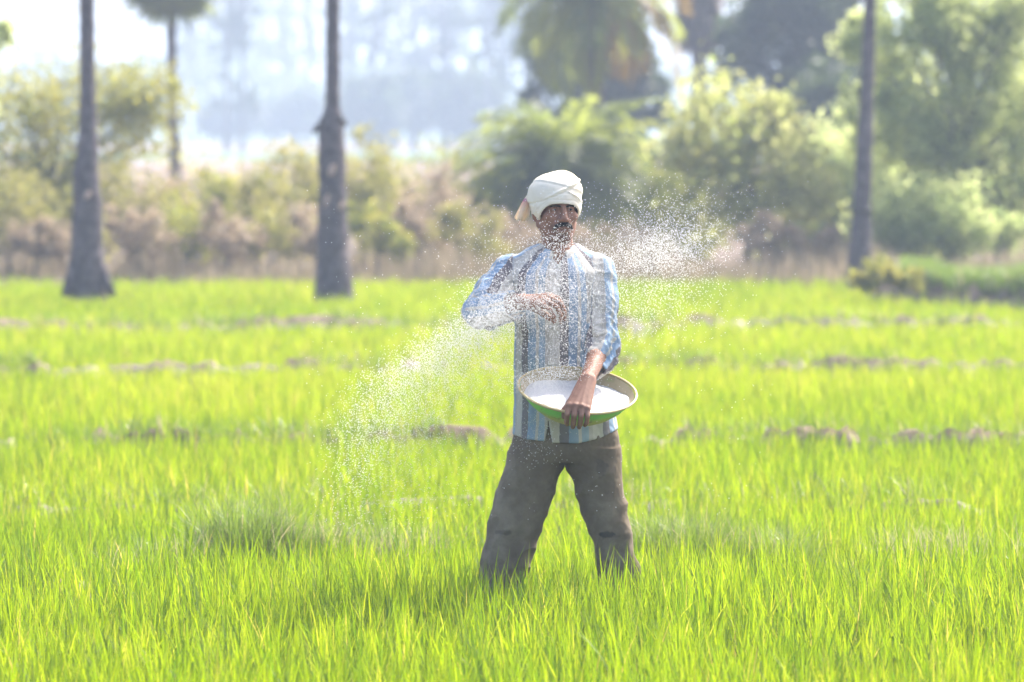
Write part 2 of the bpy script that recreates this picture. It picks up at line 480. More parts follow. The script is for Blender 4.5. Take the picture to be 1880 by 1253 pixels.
# ------------------------------------------------------------------ signed-distance modelling for the figure
class Field:
    def __init__(s, lo, hi, h):
        s.lo = np.array(lo, float); s.h = h
        s.n = np.ceil((np.array(hi) - s.lo) / h).astype(int) + 1
        s.ax = [s.lo[i] + np.arange(s.n[i]) * h for i in range(3)]
        s.d = np.full(s.n, 0.06, np.float32)
    def box(s, lo, hi):
        i0 = np.clip(np.floor((np.array(lo) - s.lo) / s.h).astype(int), 0, s.n - 1)
        i1 = np.clip(np.ceil((np.array(hi) - s.lo) / s.h).astype(int) + 1, 1, s.n)
        sl = tuple(slice(a, b) for a, b in zip(i0, i1))
        x, y, z = [s.ax[k][sl[k]].astype(np.float32) for k in range(3)]
        return sl, x[:, None, None], y[None, :, None], z[None, None, :]
    def comb(s, fn, lo, hi, k, mode='add'):
        sl, x, y, z = s.box(lo, hi)
        if 0 in s.d[sl].shape: return
        a = s.d[sl]; b = fn(x, y, z)
        if mode == 'add':
            if k > 0:
                h = np.clip(0.5 + 0.5 * (a - b) / k, 0, 1)
                s.d[sl] = a * (1 - h) + b * h - k * h * (1 - h)
            else: s.d[sl] = np.minimum(a, b)
        else:
            b = -b
            if k > 0:
                h = np.clip(0.5 - 0.5 * (a - b) / k, 0, 1)
                s.d[sl] = a * (1 - h) + b * h + k * h * (1 - h)
            else: s.d[sl] = np.maximum(a, b)
    def cone(s, a, ra, b, rb, k=0.01, mode='add', flat=None):
        a, b = np.array(a, float), np.array(b, float)
        m = max(ra, rb) + 0.025 + k
        def fn(x, y, z):
            u = b - a; L = float(u @ u) + 1e-12
            t = np.clip(((x - a[0]) * u[0] + (y - a[1]) * u[1] + (z - a[2]) * u[2]) / L, 0, 1)
            return np.sqrt((x - a[0] - t * u[0]) ** 2 + (y - a[1] - t * u[1]) ** 2 + (z - a[2] - t * u[2]) ** 2) - (ra + (rb - ra) * t)
        s.comb(fn, np.minimum(a, b) - m, np.maximum(a, b) + m, k, mode)
    def chain(s, pts, rads, k=0.01):
        for i in range(len(pts) - 1): s.cone(pts[i], rads[i], pts[i + 1], rads[i + 1], k)
    def ell(s, c, r, k=0.01, mode='add', M=None):
        c = np.array(c, float); r = np.array(r, float)
        M = np.eye(3) if M is None else np.array(M)
        m = r.max() + 0.025 + k
        def fn(x, y, z):
            p = [x - c[0], y - c[1], z - c[2]]
            q = [M[0, i] * p[0] + M[1, i] * p[1] + M[2, i] * p[2] for i in range(3)]
            k0 = np.sqrt(sum((q[i] / r[i]) ** 2 for i in range(3)))
            k1 = np.sqrt(sum((q[i] / r[i] ** 2) ** 2 for i in range(3))) + 1e-6
            return k0 * (k0 - 1) / k1
        s.comb(fn, c - m, c + m, k, mode)
    def loft(s, T, k=0.01, mode='add', p=2.0):
        """T rows: z, cx, cy, a, b (z ascending)"""
        T = np.array(T, float)
        m = 0.03 + k
        def fn(x, y, z):
            zz = z.ravel()
            cx, cyy, a, b = [np.interp(zz, T[:, 0], T[:, i])[None, None, :].astype(np.float32) for i in (1, 2, 3, 4)]
            rho = ((np.abs(x - cx) / a) ** p + (np.abs(y - cyy) / b) ** p) ** (1 / p)
            d = (rho - 1) * np.minimum(a, b)
            return np.maximum(d, np.maximum(z - T[-1, 0], T[0, 0] - z))
        lo = (T[:, 1] - T[:, 3]).min() - m, (T[:, 2] - T[:, 4]).min() - m, T[0, 0] - m
        hi = (T[:, 1] + T[:, 3]).max() + m, (T[:, 2] + T[:, 4]).max() + m, T[-1, 0] + m
        s.comb(fn, lo, hi, k, mode)
    def mesh(s):
        g = vdb.FloatGrid(0.06)
        a = np.clip(s.d, -0.06, 0.06)
        a[[0, -1]] = 0.06; a[:, [0, -1]] = 0.06; a[:, :, [0, -1]] = 0.06
        g.copyFromArray(a.astype(np.float32))
        V, T, Q = g.convertToPolygons(0.0, 0.0)
        V = V * s.h + s.lo; Q = Q.astype(np.int64)
        t = V[Q[:, :3]]
        if np.einsum('ij,ij->i', t[:, 0], np.cross(t[:, 1], t[:, 2])).sum() < 0: Q = Q[:, ::-1]
        return V, Q

def normals(V, Q):
    n = np.cross(V[Q[:, 2]] - V[Q[:, 0]], V[Q[:, 3]] - V[Q[:, 1]])
    out = np.zeros_like(V)
    for i in range(4): np.add.at(out, Q[:, i], n)
    return out / (np.linalg.norm(out, axis=1)[:, None] + 1e-12)

def sample(F, d, V):
    i = np.clip(np.round((V - F.lo) / F.h).astype(int), 0, F.n - 1)
    return d[i[:, 0], i[:, 1], i[:, 2]]

def outward(F, d, V):
    g = np.stack([sample(F, d, V + e) - sample(F, d, V - e) for e in np.eye(3) * F.h * 1.6], 1)
    return g / (np.linalg.norm(g, axis=1)[:, None] + 1e-9)

def relax(V, Q, it=2, f=0.5):
    for _ in range(it):
        acc = np.zeros_like(V); c = np.zeros(len(V))
        for i in range(4):
            np.add.at(acc, Q[:, i], V[Q[:, (i + 1) % 4]] + V[Q[:, (i + 3) % 4]]); np.add.at(c, Q[:, i], 2)
        V = V * (1 - f) + f * acc / c[:, None]
    return V

def seg_info(V, chains):
    """nearest point on polylines: distance, arc position, chain id, angle about the axis"""
    best = np.full(len(V), 1e9); arc = np.zeros(len(V)); cid = np.zeros(len(V), int); ang = np.zeros(len(V))
    for ci, pts in enumerate(chains):
        s0 = 0; ref = np.array((0, 1, 0.01))
        for a, b in zip(pts[:-1], pts[1:]):
            a, b = np.array(a), np.array(b); u = b - a; L = np.linalg.norm(u)
            t = np.clip(((V - a) @ u) / L ** 2, 0, 1)
            q = V - a - t[:, None] * u; d = np.linalg.norm(q, axis=1)
            e1 = np.cross(u / L, (0, 1, 0.01)) if s0 == 0 else ref - (ref @ u) * u / L ** 2
            e1 /= np.linalg.norm(e1); e2 = np.cross(u / L, e1); ref = e1
            m = d < best
            best[m] = d[m]; arc[m] = s0 + t[m] * L; cid[m] = ci; ang[m] = np.arctan2(q[m] @ e2, q[m] @ e1)
            s0 += L
    return best, arc, cid, ang

# ------------------------------------------------------------------ the man
BASE = at(1040, 1195, YM); BASE[2] = 0.0
def P(px, py, dy=0.0):
    return at(px, py, YM + dy) - BASE

BAS_C = P(1060, 717, -0.315)          # centre of the basin's rim, in the man's frame
BAS_R = 0.214
BAS_M = Matrix.Rotation(R(6.0), 3, 'Y') @ Matrix.Rotation(R(20.0), 3, 'X')

def build_man():
    root = empty('person', BASE, 'man in cream head wrap, striped shirt and brown trousers sowing grains in the rice', 'person')
    H0 = P(1021, 384, -0.005)                       # centre of the head at eye height
    yaw = R(16)                                     # face turned a little to the picture's right
    cyw, syw = math.cos(yaw), math.sin(yaw)
    HM = np.array([[cyw, -syw, 0], [syw, cyw, 0], [0, 0, 1]])
    # tiny tilt
    def h(x, y, z): return H0 + HM @ np.array((x, y, z))
    # ---------------- body (one continuous skin)
    F = Field((-0.46, -0.62, -0.03), (0.34, 0.18, 1.78), 0.0032)
    F.ell(h(0, 0.012, 0.045), (0.074, 0.096, 0.082), 0, M=HM)
    F.ell(h(0, -0.022, -0.035), (0.064, 0.070, 0.080), 0.02, M=HM)
    for s in (-1, 1):
        F.cone(h(s * 0.056, 0.0, -0.055), 0.020, h(s * 0.018, -0.070, -0.104), 0.020, 0.025)
        F.ell(h(s * 0.044, -0.063, -0.026), (0.020, 0.020, 0.017), 0.018, M=HM)
        F.cone(h(s * 0.012, -0.086, 0.020), 0.010, h(s * 0.050, -0.066, 0.019), 0.009, 0.012)
    F.ell(h(0, -0.076, -0.107), (0.024, 0.020, 0.020), 0.018, M=HM)
    F.ell(h(0, -0.086, -0.064), (0.032, 0.016, 0.026), 0.016, M=HM)
    for s in (-1, 1):
        F.ell(h(s * 0.031, -0.096, -0.001), (0.019, 0.018, 0.0125), 0.012, 'sub', M=HM)
        F.ell(h(s * 0.031, -0.071, -0.001), (0.0155, 0.0155, 0.0145), 0.003, M=HM)       # lids over the eyeball
        F.ell(h(s * 0.031, -0.090, -0.0015), (0.0125, 0.010, 0.0042), 0.002, 'sub', M=HM)  # lid opening
    F.cone(h(0, -0.089, 0.012), 0.0085, h(0, -0.113, -0.034), 0.0115, 0.010)
    F.ell(h(0, -0.114, -0.037), (0.0125, 0.011, 0.010), 0.006, M=HM)
    for s in (-1, 1):
        F.ell(h(s * 0.0145, -0.101, -0.040), (0.0085, 0.011, 0.0085), 0.006, M=HM)
        F.ell(h(s * 0.007, -0.110, -0.0475), (0.0035, 0.004, 0.003), 0.003, 'sub', M=HM)
    F.cone(h(-0.024, -0.089, -0.071), 0.0045, h(0, -0.100, -0.0665), 0.0065, 0.006)
    F.cone(h(0.024, -0.089, -0.071), 0.0045, h(0, -0.100, -0.0665), 0.0065, 0.006)
    F.cone(h(-0.019, -0.089, -0.079), 0.005, h(0, -0.098, -0.0815), 0.0075, 0.006)
    F.cone(h(0.019, -0.089, -0.079), 0.005, h(0, -0.098, -0.0815), 0.0075, 0.006)
    F.ell(h(0, -0.104, -0.0735), (0.021, 0.012, 0.0028), 0.003, 'sub', M=HM)
    for s in (-1, 1):
        F.ell(h(s * 0.078, 0.012, -0.015), (0.009, 0.019, 0.032), 0.006, M=HM)
    # neck and trunk
    F.cone(h(0, 0.015, -0.075), 0.055, P(1027, 466, 0.02), 0.058, 0.02)
    F.cone(h(0, -0.028, -0.10), 0.028, P(1026, 470, -0.025), 0.034, 0.02)
    F.loft([(P(0, 800)[2], 0.0, 0.0, 0.15, 0.09), (P(0, 690)[2], -0.01, 0, 0.145, 0.09), (P(0, 560)[2], -0.02, 0, 0.155, 0.095),
            (P(0, 490)[2], -0.025, 0.005, 0.15, 0.08), (P(0, 465)[2], -0.026, 0.01, 0.08, 0.06)], 0.02)
    # legs, down to feet on the mud
    for a in (((988, 800), (952, 975), (908, 1170)), ((1088, 800), (1118, 975), (1146, 1170))):
        F.chain([P(*a[0], 0.0), P(*a[1], -0.02), P(*a[2], 0.02)], [0.078, 0.05, 0.036], 0.02)
        f = P(*a[2], 0.02)
        F.chain([f, f + (0, -0.03, -0.035), f + (0.01 * np.sign(f[0]), -0.17, -0.04)], [0.036, 0.032, 0.022], 0.02)
        LEGS.append((BASE[0] + f[0], BASE[1] + f[1])); g = P(a[1][0] * .35 + a[2][0] * .65, a[1][1] * .35 + a[2][1] * .65, 0.0)
        LEGS.append((BASE[0] + g[0], BASE[1] + g[1]))
    # arm held across the chest (picture left), hand loose and turned down
    sh1, el1, wr1 = P(928, 500, 0.0), P(886, 573, -0.165), P(958, 553, -0.34)
    F.chain([sh1, P(906, 533, -0.075), el1], [0.042, 0.038, 0.035], 0.015)
    F.chain([el1, el1 * 0.6 + wr1 * 0.4, wr1], [0.037, 0.038, 0.027], 0.015)
    mcp = [P(1008, 543, -0.345), P(1008, 548, -0.362), P(1003, 554, -0.380), P(996, 561, -0.395)]
    pip = [P(1026, 549, -0.352), P(1029, 557, -0.370), P(1022, 564, -0.390), P(1012, 571, -0.405)]
    dip = [P(1034, 565, -0.354), P(1036, 574, -0.372), P(1029, 579, -0.392), P(1017, 582, -0.406)]
    tip = [P(1034, 579, -0.352), P(1036, 587, -0.370), P(1029, 592, -0.390), P(1017, 593, -0.404)]
    for i in range(4):
        F.cone(wr1 + (0, 0.008 - 0.007 * i, -0.003 * i), 0.020, mcp[i], 0.0125, 0.012)
        rr = (0.0095, 0.0098, 0.0092, 0.008)[i]
        F.chain([mcp[i], pip[i], dip[i], tip[i]], [rr * 1.15, rr, rr * 0.88, rr * 0.72], 0.003)
    F.chain([wr1 + (0.015, 0.012, -0.012), P(985, 567, -0.325), P(1003, 580, -0.325), P(1018, 590, -0.330)], [0.018, 0.0145, 0.0115, 0.0085], 0.007)
    # arm holding the basin (picture right)
    sh2, el2, wr2 = P(1102, 500, 0.0), P(1105, 634, -0.145), P(1078, 698, -0.41)
    F.chain([sh2, P(1103, 556, -0.05), el2], [0.044, 0.038, 0.034], 0.015)
    F.chain([el2, el2 * 0.6 + wr2 * 0.4, wr2], [0.034, 0.034, 0.0260], 0.015)
    BM = np.array(BAS_M)
    def rim(ang, r=BAS_R, up=0.0):
        return BAS_C + BM @ np.array((r * math.sin(ang), -r * math.cos(ang), up))
    # knuckles just above the rim, fingers bent over it and down the outside
    xs = (1047, 1058.5, 1070, 1080.5)
    for i, px in enumerate(xs):
        ang = math.asin((P(px, 745, -0.5)[0] - BAS_C[0]) / BAS_R)
        r0 = rim(ang, BAS_R, 0.022)
        r0[2] += (0.0, 0.004, 0.003, -0.004)[i]
        r1 = rim(ang, BAS_R + 0.026, 0.002)
        r2 = rim(ang, BAS_R + 0.020, -0.028 - (0.0, 0.006, 0.006, 0.0)[i])
        r3 = rim(ang * 0.97, BAS_R + 0.002, -0.046 - (0.0, 0.008, 0.007, -0.002)[i])
        F.cone(wr2 + np.array((-0.010 + 0.007 * i, -0.004, -0.002)), 0.0215, r0, 0.0135, 0.012)
        rr = (0.0100, 0.0104, 0.0098, 0.0086)[i]
        F.chain([r0, r1, r2, r3], [rr * 1.2, rr * 1.05, rr * 0.95, rr * 0.8], 0.0022)
        F.ell(r0 + (0, -0.004, 0.005), (0.010, 0.010, 0.008), 0.006)
        if i < 3: F.cone(wr2 + np.array((-0.004 + 0.004 * i, -0.018, 0.017)), 0.004, r0 + (0, -0.004, 0.008), 0.0035, 0.006)   # tendons
    ain = math.asin((P(1038, 745, -0.5)[0] - BAS_C[0]) / BAS_R)
    F.chain([wr2 + (-0.014, -0.010, -0.010), rim(ain * 0.6, BAS_R - 0.035, 0.020), rim(ain, BAS_R - 0.020, -0.004), rim(ain, BAS_R - 0.018, -0.028)], [0.019, 0.015, 0.0115, 0.009], 0.008)
    V, Q = F.mesh()
    V = relax(V, Q, 1, 0.4)
    # skin material: brown, darker stubble round mouth and chin, paler palms/knuckles
    m, t, b = new_mat('skin')
    at_ = N(t, 'ShaderNodeAttribute', attribute_name='stubble')
    n1 = noise(t, 55, 4)
    r1 = ramp(t, [(0.3, (0.24, 0.118, 0.076)), (0.7, (0.32, 0.165, 0.110))])
    t.links.new(n1.outputs[0], r1.inputs[0])
    mx = N(t, 'ShaderNodeMix', data_type='RGBA')
    mx.inputs[7].default_value = (0.10, 0.058, 0.043, 1)
    t.links.new(at_.outputs['Fac'], mx.inputs[0]); t.links.new(r1.outputs[0], mx.inputs[6])
    t.links.new(mx.outputs[2], b.inputs['Base Color'])
    b.inputs['Roughness'].default_value = 0.62
    b.inputs['Specular IOR Level'].default_value = 0.32
    b.inputs['Subsurface Weight'].default_value = 0.12
    b.inputs['Subsurface Radius'].default_value = (0.01, 0.004, 0.002)
    b.inputs['Subsurface Scale'].default_value = 0.6
    bump(t, noise(t, 300, 3).outputs[0], b, 0.15, 0.002)
    L = (V - H0) @ HM
    st = np.exp(-((L[:, 0] / 0.046) ** 4)) * sstep(-0.045, -0.062, L[:, 2]) * sstep(-0.150, -0.120, L[:, 2]) * (L[:, 1] < -0.015) * 0.75
    lips = (abs(L[:, 0]) < 0.022) & (abs(L[:, 2] + 0.075) < 0.010) & (L[:, 1] < -0.085)
    st = np.where(lips, 0.25, st)
    mesh_np('body', V, [Q], m, root, attrs={'stubble': st})
    # eyes
    em, t, b = new_mat('eye')
    tc = N(t, 'ShaderNodeTexCoord'); sp = N(t, 'ShaderNodeSeparateXYZ'); t.links.new(tc.outputs['Object'], sp.inputs[0])
    r1 = ramp(t, [(0.0, (0.02, 0.012, 0.008)), (0.06, (0.03, 0.015, 0.01)), (0.14, (0.55, 0.5, 0.45))])
    ma = N(t, 'ShaderNodeMath', operation='MULTIPLY_ADD'); ma.inputs[1].default_value = 80.0; ma.inputs[2].default_value = 1.0
    t.links.new(sp.outputs[1], ma.inputs[0]); t.links.new(ma.outputs[0], r1.inputs[0]); t.links.new(r1.outputs[0], b.inputs['Base Color'])
    b.inputs['Roughness'].default_value = 0.15
    u = np.linspace(0, np.pi, 13); w = np.linspace(0, 2 * np.pi, 25)
    U, W = np.meshgrid(u, w, indexing='ij')
    G = 0.0128 * np.stack([np.sin(U) * np.cos(W), np.sin(U) * np.sin(W), np.cos(U)], -1)
    for s in (-1, 1):
        mb = MB(); mb.sheet(G); o = mb.build('eye', em, root)
        o.location = h(s * 0.031, -0.0715, -0.001); o.rotation_euler = (0, 0, yaw + R(4))
    # hair: moustache and eyebrows, and the fringe of hair by the ear
    hm = noise_mat('black_hair', [(0.3, (0.008, 0.007, 0.007)), (0.7, (0.03, 0.026, 0.024))], 220, 0.55, 0.8, 0.004, 400)
    F = Field(H0 - 0.16, H0 + 0.16, 0.0016)
    for s in (-1, 1):
        F.chain([h(0, -0.1055, -0.054), h(s * 0.013, -0.1035, -0.0555), h(s * 0.026, -0.096, -0.0615), h(s * 0.035, -0.086, -0.0715)], [0.0062, 0.0072, 0.0064, 0.0036], 0.004)
    V, Q = F.mesh()
    Lm = (V - H0) @ HM
    V = V + normals(V, Q) * (0.0010 * vnoise(Lm[:, 0] * 900, Lm[:, 1] * 200, Lm[:, 2] * 150, 5))[:, None]
    mesh_np('moustache', V, [Q], hm, root)
    for s in (-1, 1):
        F = Field(H0 - 0.16, H0 + 0.16, 0.0016)
        F.chain([h(s * 0.013, -0.0980, 0.0105), h(s * 0.028, -0.0920, 0.0140), h(s * 0.048, -0.076, 0.010)], [0.0032, 0.0034, 0.002], 0.002)
        V, Q = F.mesh(); Lm = (V - H0) @ HM
        V = V + normals(V, Q) * (0.0012 * vnoise(Lm[:, 0] * 900, Lm[:, 1] * 200, Lm[:, 2] * 300, 6))[:, None]
        mesh_np('eyebrow', V, [Q], hm, root)
    F = Field(H0 - 0.16, H0 + 0.16, 0.002)
    for s in (-1, 1):
        F.chain([h(s * 0.0735, -0.016, 0.0), h(s * 0.0725, -0.014, -0.035)], [0.006, 0.003], 0.002)
    F.ell(h(0, 0.05, -0.03), (0.066, 0.055, 0.045), 0.01, M=HM)
    V, Q = F.mesh()
    mesh_np('hair', V, [Q], hm, root)

    # ---------------- head wrap
    F = Field(H0 - (0.17, 0.17, 0.10), H0 + (0.17, 0.17, 0.18), 0.0026)
    F.ell(h(0.0, 0.010, 0.030), (0.085, 0.108, 0.088), 0, M=HM)
    F.ell(h(0.028, 0.020, 0.068), (0.066, 0.085, 0.070), 0.04, M=HM)
    F.ell(h(0.0, 0.005, -0.005), (0.082, 0.103, 0.060), 0.03, M=HM)
    F.ell(h(-0.040, 0.015, 0.055), (0.055, 0.080, 0.052), 0.04, M=HM)
    F.ell(h(0.086, 0.02, 0.070), (0.016, 0.020, 0.013), 0.012, M=HM)     # twist of cloth at the side
    F.cone(h(-0.070, 0.03, 0.065), 0.020, h(-0.088, 0.03, 0.035), 0.010, 0.02)
    sl, x, y, z = F.box(F.lo, F.lo + F.n * F.h)
    q = [HM[0, i] * (x - H0[0]) + HM[1, i] * (y - H0[1]) + HM[2, i] * (z - H0[2]) for i in range(3)]
    az = np.abs(np.arctan2(q[0], -q[1] - 0.0))
    edge = 0.0155 - 0.065 * sstep(R(22), R(92), az) + 0.004 * np.cos(az * 3)
    edge = edge - 0.004 * q[0] / 0.08
    solid = F.d.copy()
    inner = F.d + 0.0065
    F.d = np.maximum(np.maximum(F.d, -inner), (edge - q[2]).astype(np.float32) * 0.8).astype(np.float32)
    V, Q = F.mesh()
    V = relax(V, Q, 2, 0.5)
    L = (V - H0) @ HM; Nn = normals(V, Q)
    Nn = relax(outward(F, solid, V), Q, 4, 0.5)
    def ridge(c, w): return np.exp(-(c / w) ** 2)
    az = np.arctan2(L[:, 0], -L[:, 1])
    e = 0.0155 - 0.065 * sstep(R(22), R(92), np.abs(az))
    hgt = L[:, 2] - e
    disp = 0.0022 * sstep(0.040, 0.036, hgt)                                            # folded band over the brow
    disp += -0.0018 * ridge(hgt - 0.018 + 0.003 * np.sin(az * 2), 0.0022)
    c1 = L[:, 2] - 0.086 + 0.30 * (L[:, 0] + 0.02) + 0.08 * L[:, 1]
    disp += 0.0035 * sstep(-0.004, 0.004, c1)
    c2 = L[:, 2] - 0.066 - 0.42 * (L[:, 0] + 0.01)
    disp += 0.0045 * ridge(c2, 0.005) * sstep(-0.07, -0.02, L[:, 0]) - 0.0030 * ridge(c2 + 0.010, 0.004)
    c3 = L[:, 2] - 0.058 + 0.50 * (L[:, 0] - 0.03)
    disp += 0.0040 * ridge(c3, 0.004) * sstep(0.0, 0.03, L[:, 0])
    c4 = L[:, 2] - 0.045 + 0.62 * (L[:, 0] - 0.05)
    disp += 0.0035 * ridge(c4, 0.004) * sstep(0.02, 0.05, L[:, 0])
    disp += 0.0022 * vnoise(L[:, 0] * 14 + L[:, 2] * 14, L[:, 1] * 14, L[:, 2] * 30, 8) + 0.0006 * vnoise(L[:, 0] * 60, L[:, 1] * 60, L[:, 2] * 110, 9)
    V = V + Nn * disp[:, None]
    cm, t, b = new_mat('cream_cotton')
    n1 = noise(t, 25, 4); r1 = ramp(t, [(0.3, (0.84, 0.75, 0.60)), (0.7, (0.90, 0.83, 0.69))])
    t.links.new(n1.outputs[0], r1.inputs[0]); t.links.new(r1.outputs[0], b.inputs['Base Color'])
    b.inputs['Roughness'].default_value = 0.95; b.inputs['Specular IOR Level'].default_value = 0.1
    bump(t, noise(t, 900, 2).outputs[0], b, 0.25, 0.001)
    turban = mesh_np('head_wrap', V, [Q], cm, root)
    # hanging tail of the wrap with its coloured border
    tm, t, b = new_mat('cloth_tail')
    tc = N(t, 'ShaderNodeTexCoord'); sp = N(t, 'ShaderNodeSeparateXYZ'); t.links.new(tc.outputs['Generated'], sp.inputs[0])
    r1 = ramp(t, [(0.0, (0.84, 0.74, 0.56)), (0.38, (0.84, 0.70, 0.56)), (0.53, (0.80, 0.58, 0.50)), (0.56, (0.50, 0.16, 0.30)), (0.58, (0.66, 0.50, 0.48)),
                  (0.60, (0.45, 0.14, 0.32)), (0.63, (0.84, 0.78, 0.66)), (1.0, (0.84, 0.78, 0.66))])
    t.links.new(sp.outputs[2], r1.inputs[0]); t.links.new(r1.outputs[0], b.inputs['Base Color'])
    b.inputs['Roughness'].default_value = 0.95
    tl = N(t, 'ShaderNodeBsdfTranslucent'); t.links.new(r1.outputs[0], tl.inputs[0])
    mx = N(t, 'ShaderNodeMixShader'); mx.inputs[0].default_value = 0.5
    t.links.new(b.outputs[0], mx.inputs[1]); t.links.new(tl.outputs[0], mx.inputs[2]); t.links.new(mx.outputs[0], t.nodes['Material Output'].inputs[0])
    left = np.array([P(981, 338, 0.03), P(972, 352, 0.025), P(961, 367, 0.02), P(952, 384, 0.015), P(944, 399, 0.012), P(945, 402, 0.012)])
    right = np.array([P(990, 346, -0.03), P(982, 358, -0.02), P(976, 370, -0.012), P(974, 386, -0.004), P(972, 400, 0.0), P(966, 407, 0.004)])
    ss = np.linspace(0, 1, 20); uu = np.linspace(0, 1, 13)
    kk = np.linspace(0, 1, len(left))
    Lf = np.stack([np.interp(ss, kk, left[:, i]) for i in range(3)], 1); Rt = np.stack([np.interp(ss, kk, right[:, i]) for i in range(3)], 1)
    G = Lf[:, None] * (1 - uu)[None, :, None] + Rt[:, None] * uu[None, :, None]
    G[..., 1] += 0.011 * np.sin(uu * 3 * np.pi + 0.6)[None] * (0.4 + ss)[:, None]
    G[-1, :, 2] += 0.003 * np.sin(uu * 17)
    mb = MB(); mb.sheet(G); tail = mb.build('cloth_tail', tm, turban)
    sm = tail.modifiers.new('thickness', 'SOLIDIFY'); sm.thickness = 0.003
    mb = MB(); mb.tube([P(957, 402, 0.012), P(954, 408, 0.012), P(950, 414, 0.014)], [0.0012, 0.001, 0.0006], 5); mb.build('loose_thread', tm, turban)

    # ---------------- shirt
    ch1 = [P(932, 502, 0.0), P(906, 533, -0.075), P(886, 573, -0.17), P(914, 568, -0.255), P(944, 561, -0.325)]
    ch2 = [P(1100, 502, 0.0), P(1104, 555, -0.05), P(1106, 636, -0.145), P(1099, 660, -0.21), P(1090, 678, -0.275)]
    F = Field((-0.42, -0.42, 0.70), (0.28, 0.20, 1.55), 0.0036)
    def row(py, l, r, b, cyy=0.0):
        a, c = P(l, py), P(r, py)
        return (a[2], (a[0] + c[0]) / 2, cyy, (c[0] - a[0]) / 2, b)
    F.loft([row(830, 939, 1140, 0.135), row(800, 941, 1139, 0.135), row(760, 943, 1133, 0.13), row(690, 943, 1124, 0.122), row(600, 945, 1114, 0.126),
            row(540, 938, 1116, 0.128), row(500, 934, 1114, 0.118), row(484, 942, 1104, 0.10, 0.005), row(470, 958, 1090, 0.085, 0.012), row(459, 978, 1072, 0.074, 0.016), row(450, 988, 1062, 0.066, 0.018)], 0, p=2.3)
    F.chain(ch1, [0.057, 0.057, 0.056, 0.052, 0.052], 0.022)
    F.chain(ch2, [0.058, 0.055, 0.052, 0.046, 0.042], 0.022)
    F.cone(P(1006, 470, 0.01), 0.040, P(932, 496, 0.0), 0.050, 0.025)
    F.cone(P(1050, 470, 0.01), 0.040, P(1098, 494, 0.0), 0.054, 0.025)
    F.cone(P(1112, 664, -0.21), 0.010, P(1129, 662, -0.19), 0.006, 0.012)     # stiff turned-back cuff
    F.cone(P(1113, 648, -0.19), 0.010, P(1129, 661, -0.19), 0.006, 0.012)
    solid = F.d.copy()
    inner = solid + 0.0085
    F.d = np.maximum(F.d, -inner)
    X, Yy, Z = F.ax[0][:, None, None], F.ax[1][None, :, None], F.ax[2][None, None, :]
    # hem
    hx = np.array([P(p, 800)[0] for p in (930, 945, 960, 1003, 1010, 1060, 1100, 1140)])
    hz = np.array([P(1000, p)[2] for p in (795, 799, 804, 808, 810, 811, 803, 785)])
    hem = np.interp(F.ax[0], hx, hz)[:, None, None] + 0.0 * Yy
    notarm = (X > P(930, 700)[0]) & (Z < P(0, 700)[2])
    F.d = np.where(notarm, np.maximum(F.d, hem - Z), F.d)
    # gap of the front opening below the last button, and the open neck
    xs0 = P(1007, 700)[0]
    gw = 0.0012 + 0.0105 * sstep(P(0, 772)[2], P(0, 810)[2], Z)
    gap = np.maximum(np.abs(X - xs0) - gw, np.maximum(Yy + 0.03, Z - P(0, 770)[2]))
    F.d = np.maximum(F.d, -gap)
    vz0, vz1 = P(0, 486)[2], P(0, 450)[2]
    nv = np.maximum(np.abs(X - P(1024, 470)[0]) - 0.052 * np.clip((Z - vz0) / (vz1 - vz0), 0, 2), np.maximum(Yy + 0.0, vz0 - Z))
    F.d = np.maximum(F.d, -nv)
    nk = np.sqrt((X - P(1026, 455)[0]) ** 2 + (Yy - 0.012) ** 2) - 0.064
    F.d = np.maximum(F.d, -np.maximum(nk, P(0, 475)[2] - Z))
    # cuffs: open ends
    for c, rr in ((ch1, 0.075), (ch2, 0.07)):
        e, u = c[-1], (c[-1] - c[-2]) / np.linalg.norm(c[-1] - c[-2])
        pl = (X - e[0]) * u[0] + (Yy - e[1]) * u[1] + (Z - e[2]) * u[2]
        ra = np.sqrt((X - e[0]) ** 2 + (Yy - e[1]) ** 2 + (Z - e[2]) ** 2) - rr
        F.d = np.maximum(F.d, -np.maximum(-(pl - 0.0), ra))
    F.d = F.d.astype(np.float32)
    V, Q = F.mesh()
    V = relax(V, Q, 2, 0.5)
    Nn = normals(V, Q)
    dist, arc, cid, ang = seg_info(V, [ch1, ch2])
    ncx, ncy = P(1035, 600)[0], 0.0
    tor_u = np.arctan2(V[:, 0] - ncx, -(V[:, 1] - ncy) * 1.35) * 0.168
    is_sl = (dist < 0.078) & ~((V[:, 0] > ch1[0][0] + 0.035) & (V[:, 0] < ch2[0][0] - 0.03) & (V[:, 1] > -0.14))
    is_sl &= ~((cid == 1) & (V[:, 0] < ch2[1][0] - 0.052)) & ~((V[:, 2] < P(0, 700)[2]))
    is_sl &= ~((cid == 0) & (V[:, 0] > P(944, 600)[0] - 0.004) & (V[:, 1] > -0.2))
    stripe = np.where(is_sl, ang * 0.056 + 0.4 - 0.04 * cid, tor_u + 0.5)
    # folds: gathered rings on the sleeves, strongest at elbow and cuff; long soft drape on the front
    Nn = relax(outward(F, solid, V), Q, 4, 0.5)     # the lining moves with the outside
    w = relax(is_sl.astype(float)[:, None], Q, 14, 0.6)[:, 0]
    el = np.where(cid == 0, np.exp(-((arc - 0.235) / 0.09) ** 2), np.exp(-((arc - 0.33) / 0.10) ** 2)) + 0.45
    fold = vnoise(arc * 34 + np.sin(ang) * 1.6, np.cos(ang) * 1.3 + 9 * cid, np.sin(ang) * 1.3, 21)
    fold = 1 - np.abs(fold) * 2
